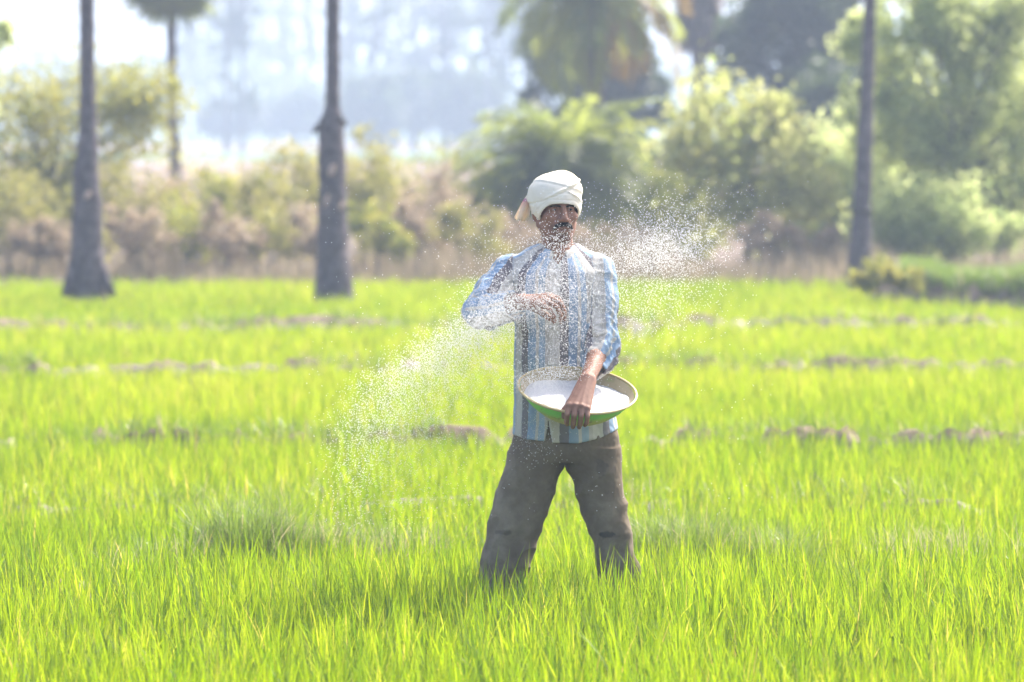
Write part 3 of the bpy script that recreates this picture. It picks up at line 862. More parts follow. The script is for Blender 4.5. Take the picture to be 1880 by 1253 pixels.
    disp = w * el * (0.0115 * fold + 0.008 * vnoise(arc * 15, np.cos(ang) * 2, np.sin(ang) * 2, 22))
    drape = vnoise(V[:, 0] * 24 + V[:, 2] * 3, V[:, 1] * 9, V[:, 2] * 3.2, 23) * 0.0085 + vnoise(V[:, 0] * 14 - V[:, 2] * 11, V[:, 1] * 9, V[:, 2] * 12, 24) * 0.0075
    pull = (1 - np.abs(vnoise((V[:, 0] + 0.8 * V[:, 2]) * 20, V[:, 1] * 5, (V[:, 2] - V[:, 0]) * 4, 25)) * 2) * 0.004
    disp += (1 - w) * (drape + pull * sstep(1.15, 1.3, V[:, 2]))
    disp += (1 - w) * 0.0025 * ((np.abs(V[:, 0] - xs0) < 0.017) & (V[:, 1] < -0.03))          # button placket
    disp += 0.0012 * vnoise(V[:, 0] * 80, V[:, 1] * 80, V[:, 2] * 80, 26)
    V = V + Nn * disp[:, None]
    sm_, t, b = new_mat('striped_shirt_cloth')
    at_ = N(t, 'ShaderNodeAttribute', attribute_name='stripe')
    fr = N(t, 'ShaderNodeMath', operation='MULTIPLY'); fr.inputs[1].default_value = 1 / 0.150
    nz = noise(t, 40, 3)
    add = N(t, 'ShaderNodeMath', operation='MULTIPLY_ADD'); add.inputs[1].default_value = 0.006
    t.links.new(nz.outputs[0], add.inputs[0]); t.links.new(at_.outputs['Fac'], add.inputs[2])
    t.links.new(add.outputs[0], fr.inputs[0])
    fc = N(t, 'ShaderNodeMath', operation='FRACT'); t.links.new(fr.outputs[0], fc.inputs[0])
    cream, dark, blue, blue2 = (0.68, 0.64, 0.57), (0.235, 0.21, 0.22), (0.32, 0.45, 0.61), (0.37, 0.50, 0.64)
    r1 = ramp(t, [(0.0, cream), (0.25, dark), (0.46, blue), (0.67, cream), (0.75, blue2), (0.90, (0.60, 0.56, 0.5))], 'CONSTANT')
    t.links.new(fc.outputs[0], r1.inputs[0])
    # faded, dusty patches and a crosswise band near the hem
    n2 = noise(t, 9, 5); r2 = ramp(t, [(0.35, (0, 0, 0)), (0.75, (0.32, 0.32, 0.32))]); t.links.new(n2.outputs[0], r2.inputs[0])
    mx = N(t, 'ShaderNodeMix', data_type='RGBA'); mx.inputs[7].default_value = (0.42, 0.41, 0.40, 1)
    t.links.new(r2.outputs[0], mx.inputs[0]); t.links.new(r1.outputs[0], mx.inputs[6])
    t.links.new(mx.outputs[2], b.inputs['Base Color'])
    b.inputs['Roughness'].default_value = 0.9; b.inputs['Specular IOR Level'].default_value = 0.15
    tl = N(t, 'ShaderNodeBsdfTranslucent'); t.links.new(mx.outputs[2], tl.inputs[0])
    ms = N(t, 'ShaderNodeMixShader'); ms.inputs[0].default_value = 0.22
    t.links.new(b.outputs[0], ms.inputs[1]); t.links.new(tl.outputs[0], ms.inputs[2]); t.links.new(ms.outputs[0], t.nodes['Material Output'].inputs[0])
    bump(t, noise(t, 700, 2).outputs[0], b, 0.25, 0.001)
    shirt = mesh_np('shirt', V, [Q], sm_, root, attrs={'stripe': stripe})
    # collar
    c0 = P(1026, 458, 0.014)
    th = np.linspace(R(-162), R(162), 61)            # 0 = nape
    rows = []
    fr_ = np.abs(th) / R(162)
    for k, (dr, dz) in enumerate(((0.004, -0.014), (0.002, 0.018), (0.006, 0.027), (0.013, 0.025), (0.021, 0.008), (0.030, -0.012))):
        rad = 0.066 + dr + 0.010 * fr_ ** 3 * (k > 2)
        leaf = np.where(k > 3, -0.024 * fr_ ** 4 * (k - 3), 0)
        z = c0[2] + dz + leaf - 0.030 * fr_ ** 2.2
        xx = c0[0] + rad * np.sin(th) * (0.93 + 0.10 * (k > 3) * fr_ ** 3) * 1.0
        yy = c0[1] + rad * np.cos(th) * 0.98 - 0.012 * fr_ ** 2
        rows.append(np.stack([xx, yy, z], 1))
    mb = MB(); mb.sheet(np.array(rows)); col = mb.build('collar', sm_, shirt)
    at_ = col.data.attributes.new('stripe', 'FLOAT', 'POINT')
    at_.data.foreach_set('value', np.tile(0.44 + th * 0.066, 6).astype(np.float32))
    sm = col.modifiers.new('thickness', 'SOLIDIFY'); sm.thickness = 0.0035
    sd = col.modifiers.new('smooth', 'SUBSURF'); sd.levels = sd.render_levels = 1
    # shirt buttons on the placket
    bm_ = noise_mat('button_plastic', [(0.3, (0.55, 0.53, 0.5)), (0.7, (0.65, 0.63, 0.6))], 60, 0.35)
    for py in (505, 545, 600, 640, 765):
        p = P(1009, py)
        m_ = (np.abs(V[:, 0] - p[0]) < 0.008) & (np.abs(V[:, 2] - p[2]) < 0.008)
        if not m_.any(): continue
        mb = MB(); mb.tube([(0, 0.001, 0), (0, -0.0022, 0)], [0.0055, 0.005], 12)
        o = mb.build('button', bm_, shirt); o.location = (p[0], V[m_][:, 1].min() - 0.001, p[2])

    # ---------------- trousers
    F = Field((-0.40, -0.22, 0.06), (0.34, 0.22, 0.90), 0.0042)
    F.loft([row(846, 934, 1141, 0.105), row(830, 938, 1141, 0.118), row(800, 943, 1137, 0.118), row(770, 950, 1128, 0.11)], 0, p=2.4)
    F.loft([row(1150, 866, 946, 0.082, 0.015), row(1110, 872, 953, 0.082, 0.01), row(1050, 883, 968, 0.084, 0.0), row(980, 896, 987, 0.084, -0.015), row(920, 906, 1010, 0.094, -0.005), row(870, 923, 1026, 0.105, 0.0), row(845, 931, 1036, 0.108, 0.0), row(820, 940, 1040, 0.11, 0.0)], 0.008, p=2.2)
    F.loft([row(1150, 1112, 1186, 0.08, 0.02), row(1110, 1107, 1180, 0.08, 0.015), row(1050, 1099, 1172, 0.082, 0.0), row(980, 1085, 1158, 0.082, -0.015), row(920, 1063, 1149, 0.092, -0.005), row(870, 1046, 1143, 0.105, 0.0), row(845, 1036, 1142, 0.108, 0.0), row(820, 1034, 1140, 0.11, 0.0)], 0.008, p=2.2)
    V, Q = F.mesh()
    V = relax(V, Q, 2, 0.5)
    Nn = normals(V, Q)
    cl = [[P(990, 820), P(955, 960), P(925, 1055), P(908, 1150)], [P(1088, 820), P(1115, 960), P(1135, 1055), P(1148, 1150)]]
    dist, arc, cid, ang = seg_info(V, cl)
    low = sstep(P(0, 900)[2], P(0, 1040)[2], V[:, 2])
    sag = 1 - 2 * np.abs(vnoise(arc * 15 + np.sin(ang + 0.7) * 1.1, np.cos(ang) * 1.0 + 7 * cid, np.sin(ang) * 1.0, 31))
    diag = 1 - 2 * np.abs(vnoise((V[:, 0] * (1 - 2 * cid)) * 9 + V[:, 2] * 10, V[:, 1] * 6, V[:, 0] * 5, 32))
    disp = 0.0080 * sag * (0.2 + low) + 0.0075 * diag * (1 - 0.5 * low) + 0.005 * vnoise(V[:, 0] * 22, V[:, 1] * 12, V[:, 2] * 5, 33) + 0.001 * vnoise(V[:, 0] * 90, V[:, 1] * 90, V[:, 2] * 90, 34)
    V = V + Nn * disp[:, None]
    tm, t, b = new_mat('brown_trouser_cloth')
    n1 = noise(t, 6, 6); r1 = ramp(t, [(0.3, (0.105, 0.077, 0.052)), (0.52, (0.165, 0.128, 0.090)), (0.75, (0.28, 0.23, 0.175))])
    t.links.new(n1.outputs[0], r1.inputs[0])
    wv = N(t, 'ShaderNodeAttribute', attribute_name='dirt')
    mx = N(t, 'ShaderNodeMix', data_type='RGBA'); mx.inputs[7].default_value = (0.035, 0.032, 0.03, 1)
    t.links.new(wv.outputs['Fac'], mx.inputs[0]); t.links.new(r1.outputs[0], mx.inputs[6]); t.links.new(mx.outputs[2], b.inputs['Base Color'])
    b.inputs['Roughness'].default_value = 0.92; b.inputs['Specular IOR Level'].default_value = 0.15
    bump(t, noise(t, 500, 2).outputs[0], b, 0.3, 0.001)
    dirt = np.zeros(len(V))
    for (px, py, rx, rz, a) in ((1115, 982, 0.028, 0.011, 0.8), (925, 978, 0.03, 0.008, 0.45), (1104, 858, 0.02, 0.03, 0.4), (1130, 985, 0.02, 0.006, 0.3)):
        p = P(px, py, -0.1)
        q = ((V[:, 0] - p[0]) / rx) ** 2 + ((V[:, 2] - p[2]) / rz) ** 2
        q = q * (1 + 0.6 * vnoise(V[:, 0] * 120, V[:, 1] * 20, V[:, 2] * 120, 35))
        dirt = np.maximum(dirt, a * sstep(1.4, 0.6, q) * (V[:, 1] < 0))
    mesh_np('trousers', V, [Q], tm, root, attrs={'dirt': dirt})

def build_basin():
    root = empty('basin', BASE + BAS_C, 'shallow green basin with cream rolled rim, full of white granules, held by the man', 'basin')
    root.rotation_mode = 'QUATERNION'; root.rotation_quaternion = BAS_M.to_quaternion()
    def lathe(prof, n=96, wob=0.0):
        prof = np.array(prof); th = np.arange(n) / n * 2 * np.pi
        w = 1 + wob * np.sin(2 * th + 0.6) + 0.5 * wob * np.sin(3 * th)
        V = np.stack([prof[:, 0][:, None] * (np.cos(th) * w)[None], prof[:, 0][:, None] * (np.sin(th) * w)[None], prof[:, 1][:, None] + 0 * th[None]], -1)
        m = len(prof)
        i = np.arange(m - 1)[:, None] * n + np.arange(n)[None]; j = np.arange(m - 1)[:, None] * n + (np.arange(n)[None] + 1) % n
        return V.reshape(-1, 3), np.stack([i, j, j + n, i + n], -1).reshape(-1, 4)
    Rr = BAS_R
    gm, t, b = new_mat('green_enamel')
    n1 = noise(t, 9, 7, rough=0.7)
    tc = N(t, 'ShaderNodeTexCoord'); sp = N(t, 'ShaderNodeSeparateXYZ'); t.links.new(tc.outputs['Object'], sp.inputs[0])
    mr = N(t, 'ShaderNodeMapRange'); mr.inputs[1].default_value = -0.095; mr.inputs[2].default_value = -0.012; t.links.new(sp.outputs[2], mr.inputs[0])
    ma = N(t, 'ShaderNodeMath', operation='MULTIPLY_ADD'); ma.inputs[1].default_value = 0.9; t.links.new(n1.outputs[0], ma.inputs[0])
    s2 = N(t, 'ShaderNodeMath', operation='SUBTRACT'); s2.inputs[1].default_value = 0.22; t.links.new(mr.outputs[0], s2.inputs[0]); t.links.new(s2.outputs[0], ma.inputs[2])
    r1 = ramp(t, [(0.25, (0.66, 0.60, 0.28)), (0.55, (0.58, 0.62, 0.22)), (0.74, (0.48, 0.66, 0.18)), (0.9, (0.30, 0.74, 0.16)), (1.0, (0.24, 0.76, 0.15))])
    t.links.new(ma.outputs[0], r1.inputs[0])
    n2 = noise(t, 22, 6); r2 = ramp(t, [(0.58, (0, 0, 0)), (0.68, (1, 1, 1))]); t.links.new(n2.outputs[0], r2.inputs[0])
    mx = N(t, 'ShaderNodeMix', data_type='RGBA'); mx.inputs[7].default_value = (0.24, 0.15, 0.09, 1)
    mul = N(t, 'ShaderNodeMath', operation='MULTIPLY'); mul.inputs[1].default_value = 0.7; t.links.new(r2.outputs[0], mul.inputs[0])
    t.links.new(mul.outputs[0], mx.inputs[0]); t.links.new(r1.outputs[0], mx.inputs[6]); t.links.new(mx.outputs[2], b.inputs['Base Color'])
    b.inputs['Roughness'].default_value = 0.5
    V, f = lathe([(0.0, -0.105), (0.05, -0.105), (0.085, -0.103), (0.105, -0.097), (0.135, -0.080), (0.17, -0.052), (0.193, -0.026), (Rr - 0.006, -0.004)], wob=0.008)
    mesh_np('outer_wall', V, [f], gm, root)
    im = noise_mat('tan_enamel', [(0.24, (0.18, 0.42, 0.10)), (0.36, (0.40, 0.33, 0.20)), (0.6, (0.50, 0.41, 0.26)), (0.8, (0.30, 0.22, 0.14))], 10, 0.55)
    V, f = lathe([(Rr - 0.008, 0.0), (0.190, -0.022), (0.178, -0.036), (0.158, -0.052), (0.125, -0.076), (0.095, -0.092), (0.05, -0.099), (0.0, -0.099)], wob=0.008)
    mesh_np('inner_wall', V, [f], im, root)
    rm = noise_mat('cream_enamel', [(0.35, (0.56, 0.42, 0.20)), (0.6, (0.66, 0.53, 0.28)), (0.75, (0.38, 0.27, 0.13))], 14, 0.4)
    k = np.linspace(0, 2 * np.pi, 13)
    V, f = lathe(np.stack([Rr + 0.0048 * np.cos(k), 0.0005 + 0.0048 * np.sin(k)], 1), wob=0.008)
    mesh_np('rim', V, [f], rm, root)
    # granules heaped inside
    gmat, t, b = new_mat('white_granules')
    n = noise(t, 420, 2); r1 = ramp(t, [(0.35, (0.62, 0.62, 0.63)), (0.6, (0.86, 0.86, 0.86))]); t.links.new(n.outputs[0], r1.inputs[0]); t.links.new(r1.outputs[0], b.inputs['Base Color'])
    b.inputs['Roughness'].default_value = 0.6
    bump(t, n.outputs[0], b, 0.9, 0.004)
    rr = np.linspace(0, 1, 60); th = np.linspace(0, 2 * np.pi, 161)
    RR, TH = np.meshgrid(rr, th, indexing='ij')
    x, y = RR * 0.191 * np.cos(TH), RR * 0.191 * np.sin(TH)
    z = -0.021 + 0.010 * (1 - RR ** 2) + 0.004 * vnoise(x * 25, y * 25, 0 * x, 41) + 0.0012 * vnoise(x * 160, y * 160, 0 * x, 42) - 0.017 * y / 0.19
    mb = MB(); mb.sheet(np.stack([x, y, z], -1)); o = mb.build('granule_heap', gmat)
    o.location = BASE + BAS_C; o.rotation_mode = 'QUATERNION'; o.rotation_quaternion = BAS_M.to_quaternion()
    tag(o, 'heap of white granules filling the green basin', 'granules', kind='stuff')

def build_grains():
    g = []
    def gauss(n, cx, cyy, sx, sy, rot, d0, ds, ymax=None):
        a, b = rng.normal(0, sx, n), rng.normal(0, sy, n)
        c, s = math.cos(R(rot)), math.sin(R(rot))
        p = np.stack([cx + a * c - b * s, cyy + a * s + b * c, rng.normal(d0, ds, n)], 1)
        g.append(p if ymax is None else p[p[:, 1] < ymax])
    gauss(3300, 1225, 460, 52, 27, -14, 0.05, 0.14)
    gauss(3300, 1190, 458, 66, 28, -6, -0.05, 0.12, 500)
    gauss(1800, 1210, 430, 80, 42, -10, 0.0, 0.18)
    gauss(400, 1200, 385, 80, 28, 0, 0.0, 0.18)
    gauss(3400, 1195, 535, 62, 46, -10, 0.05, 0.15)
    gauss(4700, 1015, 515, 52, 38, -8, -0.36, 0.06)
    gauss(2800, 905, 565, 34, 32, -20, -0.45, 0.05)
    gauss(2000, 985, 560, 36, 26, 0, -0.46, 0.04)
    gauss(3000, 1030, 600, 55, 52, 0, -0.40, 0.06)
    gauss(1900, 1000, 692, 38, 14, -10, -0.42, 0.06)
    gauss(420, 1024, 450, 26, 14, 0, -0.30, 0.05)
    gauss(60, 1025, 405, 26, 22, 0, -0.30, 0.05)
    gauss(900, 1080, 540, 40, 60, 0, -0.35, 0.06)
    gauss(500, 985, 790, 30, 30, 0, -0.3, 0.06)
    gauss(350, 900, 450, 60, 40, 0, -0.3, 0.15)
    n = 20500
    x = 945 - 335 * rng.beta(1.15, 1.5, n) + rng.normal(0, 24, n)
    ytop = np.interp(x, [560, 620, 700, 780, 860, 940], [800, 752, 690, 640, 596, 562])
    u = np.clip((940 - x) / 330, 0, 1.1)
    y = ytop + rng.gamma(1.35, 26 + 78 * u) - 14 + rng.normal(0, 10 + 18 * u, n)
    g.append(np.stack([x, y, rng.normal(-0.5 - 0.25 * u, 0.10)], 1)[y < 980 - 60 * rng.random(n) ** 2])
    n = 700
    g.append(np.stack([rng.uniform(560, 1420, n), 340 + 620 * rng.random(n) ** 1.2, rng.normal(-0.3, 0.2, n)], 1))
    g = np.concatenate(g)
    # keep out of a solid body: grains in front of the man stay in front
    C = np.array([at(a, b, YM + c) for a, b, c in g])
    C = C[C[:, 2] > 0.08]
    n = len(C)
    r = 0.00142 * rng.uniform(0.5, 1.35, n)
    d = np.array([(1, 0, 0), (-1, 0, 0), (0, 1, 0), (0, -1, 0), (0, 0, 1), (0, 0, -1)], float)
    V = C[:, None] + d[None] * r[:, None, None] * rng.uniform(0.8, 1.2, (n, 6, 1))
    f = np.array([(0, 2, 4), (2, 1, 4), (1, 3, 4), (3, 0, 4), (2, 0, 5), (1, 2, 5), (3, 1, 5), (0, 3, 5)])
    Fc = (np.arange(n) * 6)[:, None, None] + f[None]
    m, t, b = new_mat('white_grain')
    n1 = noise(t, 100, 1); r1 = ramp(t, [(0.3, (0.78, 0.77, 0.75)), (0.7, (0.88, 0.87, 0.86))]); t.links.new(n1.outputs[0], r1.inputs[0]); t.links.new(r1.outputs[0], b.inputs['Base Color'])
    b.inputs['Roughness'].default_value = 0.4
    tl = N(t, 'ShaderNodeBsdfTranslucent'); tl.inputs[0].default_value = (0.9, 0.9, 0.9, 1)
    ms = N(t, 'ShaderNodeMixShader'); ms.inputs[0].default_value = 0.68
    t.links.new(b.outputs[0], ms.inputs[1]); t.links.new(tl.outputs[0], ms.inputs[2]); t.links.new(ms.outputs[0], t.nodes['Material Output'].inputs[0])
    o = mesh_np('flying_grains', V.reshape(-1, 3), [Fc.reshape(-1, 3)], m)
    tag(o, 'cloud of white grains flung through the air around the man', 'grains', kind='stuff')

# ------------------------------------------------------------------ trees and shrubs behind the field
def leafcloud(centers, sizes, aspect=0.5, updir=0.3, seed=0):
    """one folded diamond leaf per centre"""
    r = np.random.default_rng(seed)
    n = len(centers)
    d = r.normal(0, 1, (n, 3)); d[:, 2] += updir * r.normal(-0.4, 1, n); d /= np.linalg.norm(d, axis=1)[:, None]
    e = np.cross(d, r.normal(0, 1, (n, 3))); e /= np.linalg.norm(e, axis=1)[:, None]
    nn = np.cross(d, e)
    s = sizes[:, None]
    b = centers - d * s * 0.5; t = centers + d * s * 0.5 - nn * s * 0.12
    l = centers + e * s * aspect * 0.5 + nn * s * 0.06; rr = centers - e * s * aspect * 0.5 + nn * s * 0.06
    V = np.stack([b, rr, t, l], 1).reshape(-1, 3)
    i = np.arange(n) * 4
    return V, np.stack([i, i + 1, i + 2, i + 3], 1)

LM = {}
def leaf_mats():
    def two(name, a, b, ta, tb, tr=0.5): LM[name] = leaf_mat(name, [(0.0, a), (1.0, b)], [(0.0, ta), (1.0, tb)], 0.45, tr, 0.4)
    two('olive_leaf', (0.07, 0.095, 0.025), (0.15, 0.155, 0.035), (0.28, 0.34, 0.05), (0.58, 0.52, 0.09), 0.55)
    two('pale_leaf', (0.14, 0.15, 0.035), (0.34, 0.31, 0.12), (0.36, 0.43, 0.09), (0.68, 0.68, 0.26), 0.55)
    two('yellow_leaf', (0.12, 0.125, 0.035), (0.24, 0.21, 0.08), (0.30, 0.31, 0.06), (0.52, 0.46, 0.14), 0.55)
    two('dry_leaf', (0.20, 0.155, 0.11), (0.36, 0.29, 0.21), (0.40, 0.30, 0.20), (0.60, 0.47, 0.31), 0.45)
    two('dark_leaf', (0.022, 0.032, 0.024), (0.042, 0.056, 0.028), (0.06, 0.09, 0.03), (0.13, 0.18, 0.04), 0.4)
    two('green_leaf', (0.07, 0.105, 0.045), (0.15, 0.19, 0.075), (0.36, 0.46, 0.15), (0.90, 0.95, 0.40), 0.68)
    two('frond_green', (0.06, 0.085, 0.03), (0.12, 0.15, 0.035), (0.22, 0.29, 0.05), (0.46, 0.49, 0.08), 0.55)
    two('frond_yellow', (0.18, 0.13, 0.04), (0.30, 0.20, 0.06), (0.30, 0.20, 0.05), (0.46, 0.30, 0.07))
    two('frond_brown', (0.09, 0.065, 0.05), (0.17, 0.12, 0.09), (0.14, 0.09, 0.06), (0.22, 0.15, 0.10), 0.3)
    two('tan_grass', (0.13, 0.105, 0.07), (0.27, 0.21, 0.15), (0.22, 0.19, 0.10), (0.40, 0.31, 0.21), 0.42)
    LM['bark'] = noise_mat('grey_bark', [(0.3, (0.055, 0.048, 0.045)), (0.55, (0.12, 0.105, 0.098)), (0.8, (0.22, 0.19, 0.17))], 7, 0.9, 0.9, 0.06, 16)
    LM['palm_bark'] = noise_mat('palm_bark', [(0.3, (0.07, 0.058, 0.064)), (0.55, (0.16, 0.13, 0.138)), (0.8, (0.30, 0.245, 0.24))], 9, 0.92, 1.0, 0.06, 22)

def plant(name, label, cat, px, Y, crown, nleaf, leaf, mat, group=None, seed=0, nclump=40, aspect=0.5, trunk=0.06, limbs=9, droop=0.0, tintb=0.0, clr=0.17, hollow=0.35):
    """shrub or tree: crown = list of ellipsoids given in photograph pixels (cx, cy, rx, ry)"""
    r = np.random.default_rng(seed)
    base = at(px, 600, Y); base[2] = float(0.12 * sstep(63.5, 67, np.array(Y)))
    root = empty(name, base, label, cat, group)
    sc_ = Y / FPX
    cl = []
    area = sum(c[2] * c[3] for c in crown)
    for (cx, cyy, rx, ry) in crown:
        c = at(cx, cyy, Y) - base
        k = max(3, int(nclump * rx * ry / area))
        d = r.normal(0, 1, (k, 3)); d /= np.linalg.norm(d, axis=1)[:, None]
        rad = (hollow + (1 - hollow) * r.random((k, 1))) ** 0.7
        p = c + d * rad * np.array((rx * sc_, (rx + ry) * 0.5 * sc_, ry * sc_))
        cl.append(np.concatenate([p, np.full((k, 1), math.sqrt(rx * ry) * sc_)], 1))
    cl = np.concatenate(cl)
    cl = cl[cl[:, 2] > 0.05]
    w = r.uniform(0.4, 1.6, len(cl)); w /= w.sum()
    ids = r.choice(len(cl), nleaf, p=w)
    sig = clr * cl[ids, 3:4] * r.uniform(0.6, 1.3, len(cl))[ids][:, None]
    C = cl[ids, :3] + r.normal(0, 1, (nleaf, 3)) * sig
    if droop:
        C[:, 2] -= droop * np.abs(r.normal(0, 1, nleaf))
    m = C[:, 2] > 0.03
    C = C[m]; ids = ids[m]
    V, Fq = leafcloud(C, leaf * r.uniform(0.6, 1.3, len(C)), aspect, 0.6, seed + 5)
    tint = np.clip(0.45 + tintb + 0.22 * r.normal(0, 1, len(cl))[ids] + 0.2 * r.normal(0, 1, len(C)), 0, 1)
    # stems first
    mb = MB()
    top = cl[np.argsort(cl[:, 2])[len(cl) * 2 // 3]][:3]
    cen = C.mean(0)
    z1 = max(0.15, cen[2] * 0.55)
    fork = np.array((cen[0] * 0.45, cen[1] * 0.3, z1))
    mb.tube([(0, 0, -0.1), (0.02, 0, z1 * 0.35), fork * (1, 1, 0.75), fork], [trunk * 1.5, trunk * 1.1, trunk, trunk * 0.85], 9, 0.06, seed)
    for i in r.choice(len(cl), min(limbs, len(cl)), replace=False):
        e = cl[i, :3]; mid = fork * 0.45 + e * 0.55 + np.array((0, 0, 0.12 * abs(e[2] - z1))) + r.normal(0, 0.05, 3)
        mb.tube([fork, mid, e], [trunk * 0.55, trunk * 0.34, trunk * 0.1], 6, 0.05, seed + int(i))
        for _ in range(2):
            q = cl[r.integers(len(cl)), :3]
            if np.linalg.norm(q - e) < 1.2 * cl[i, 3]: mb.tube([mid, (mid + q) / 2 + r.normal(0, 0.03, 3), q], [trunk * 0.25, trunk * 0.16, trunk * 0.05], 5)
    mb.build('trunk', LM['bark'], root)
    mesh_np('crown', V, [Fq], LM[mat], root, smooth=False, attrs={'tint': np.repeat(tint, 4)})
    return root

def frond_mesh(length, droop, start, yaw, nl, ll, r, width=0.05, arch=1.0):
    """feather frond: rib and leaflets; start = angle above the horizon (rad)"""
    s = np.linspace(0, 1, 26)
    ang = start - droop * s ** arch
    ds = length / 25
    hx = np.concatenate([[0], np.cumsum(np.cos(ang[:-1]) * ds)]); hz = np.concatenate([[0], np.cumsum(np.sin(ang[:-1]) * ds)])
    d = np.array((math.cos(yaw), math.sin(yaw), 0)); side = np.array((-math.sin(yaw), math.cos(yaw), 0))
    pts = hx[:, None] * d + hz[:, None] * np.array((0, 0, 1))
    mb = MB()
    mb.tube(pts[::3], 0.016 * (1 - 0.85 * s[::3]) * length / 1.5, 5)
    t = np.linspace(0.12, 1, nl)
    c = np.stack([np.interp(t, s, pts[:, i]) for i in range(3)], 1)
    a = np.interp(t, s, ang)
    for sgn in (-1, 1):
        L = ll * np.interp(t, [0.1, 0.35, 0.75, 1], [0.5, 1, 0.85, 0.35]) * r.uniform(0.8, 1.15, nl)
        fwd = np.stack([np.cos(a) * d[0], np.cos(a) * d[1], np.sin(a)], 1)
        up = np.stack([-np.sin(a) * d[0], -np.sin(a) * d[1], np.cos(a)], 1)
        dr = sgn * side[None] * 0.75 + fwd * 0.62 + up * r.normal(0.05, 0.22, (nl, 1))
        dr /= np.linalg.norm(dr, axis=1)[:, None]
        tip = c + dr * L[:, None] + np.array((0, 0, -1)) * (0.22 * L * r.uniform(0.4, 1.6, nl))[:, None]
        mid = c + dr * L[:, None] * 0.5
        wv = np.cross(dr, up); wv /= np.linalg.norm(wv, axis=1)[:, None]
        V = np.stack([c, mid + wv * width * 0.5, tip, mid - wv * width * 0.5], 1).reshape(-1, 3)
        i = np.arange(nl) * 4
        mb.add(V, np.stack([i, i + 1, i + 2, i + 3], 1))
    return mb

def feather_palm(label, px, Y, cpy, length, n, trunk_r, seed, yellow=0.3, name='date_palm', low=-0.9, high=1.35, ll=0.32, lean=0.0, droop=1.5, width=0.05, nl=34):
    r = np.random.default_rng(seed)
    base = at(px, 600, Y); base[2] = 0.1
    root = empty(name, base, label, 'palm')
    top = at(px + lean, cpy, Y) - base
    mb = MB()
    m = 30
    z = np.linspace(-0.1, top[2], m)
    mb.tube(np.stack([top[0] * (z / top[2]) ** 2, 0 * z, z], 1), trunk_r * (1.15 - 0.2 * np.linspace(0, 1, m)) * (1 + 0.10 * np.tile([1, -1], m)[:m]), 14, 0.05, seed)
    mb.build('trunk', LM['palm_bark'], root)
    for i in range(n):
        st = low + (high - low) * (i + r.random()) / n
        yaw = i * 2.399 + r.normal(0, 0.15)
        yel = (st < 0.85) and r.random() < yellow and math.cos(yaw) > 0.5
        mbf = frond_mesh(length * r.uniform(0.85, 1.1), droop + 0.3 * r.random(), st, yaw, nl, ll, r, width)
        o = mbf.build('frond', LM['frond_yellow' if yel else 'frond_green'], root, smooth=False)
        o.location = top
        at_ = o.data.attributes.new('tint', 'FLOAT', 'POINT')
        at_.data.foreach_set('value', np.clip(np.full(len(o.data.vertices), r.uniform(0.1, 0.9)), 0, 1).astype(np.float32))
        if yel: o['label'] = 'yellowed drooping frond'
    return root

def fan_mesh(rad, r, nseg=26):
    """fan leaf: pleated blade split into pointed fingers"""
    mb = MB()
    a = np.linspace(R(-130), R(130), nseg + 1)
    for i in range(nseg):
        a0, a1 = a[i], a[i + 1]; am = (a0 + a1) / 2; L = rad * r.uniform(0.86, 1.05) * (0.78 + 0.22 * math.cos(am * 0.6))
        p = lambda ang, q, z: (q * math.sin(ang), q * math.cos(ang), z)
        V = [p(a0, 0.02, 0), p(a0, L * 0.6, -0.02), p(am, L, -0.10 * rad), p(a1, L * 0.6, -0.02), p(am, L * 0.5, 0.03)]
        mb.add(V, [(0, 1, 2, 4), (0, 4, 2, 3)])
    mb.tube([(0, -rad * 0.75, -0.02), (0, -rad * 0.35, 0.0), (0, 0.03, 0)], [0.02, 0.016, 0.012], 5)
    return mb

def palm_trunk(mb, prof, Y, base, seed, n=18):
    """prof: (py, px centre, width px) from the ground up, in photograph pixels"""
    prof = np.array(prof, float)
    pys = np.linspace(prof[0, 0], prof[-1, 0], 90)
    o = np.argsort(prof[:, 0])
    cx = np.interp(pys, prof[o, 0], prof[o, 1]); w = np.interp(pys, prof[o, 0], prof[o, 2])
    pts = np.array([at(x, y, Y) for x, y in zip(cx, pys)]) - base
    rad = w * 0.5 * Y / FPX
    rad = rad * (1 + 0.035 * vnoise(pts[:, 2] * 9, 0 * rad, 0 * rad, seed)) * (1 + 0.02 * np.tile([1, -1], 90)[:90])
    mb.tube(pts, rad, n, 0.035, seed)

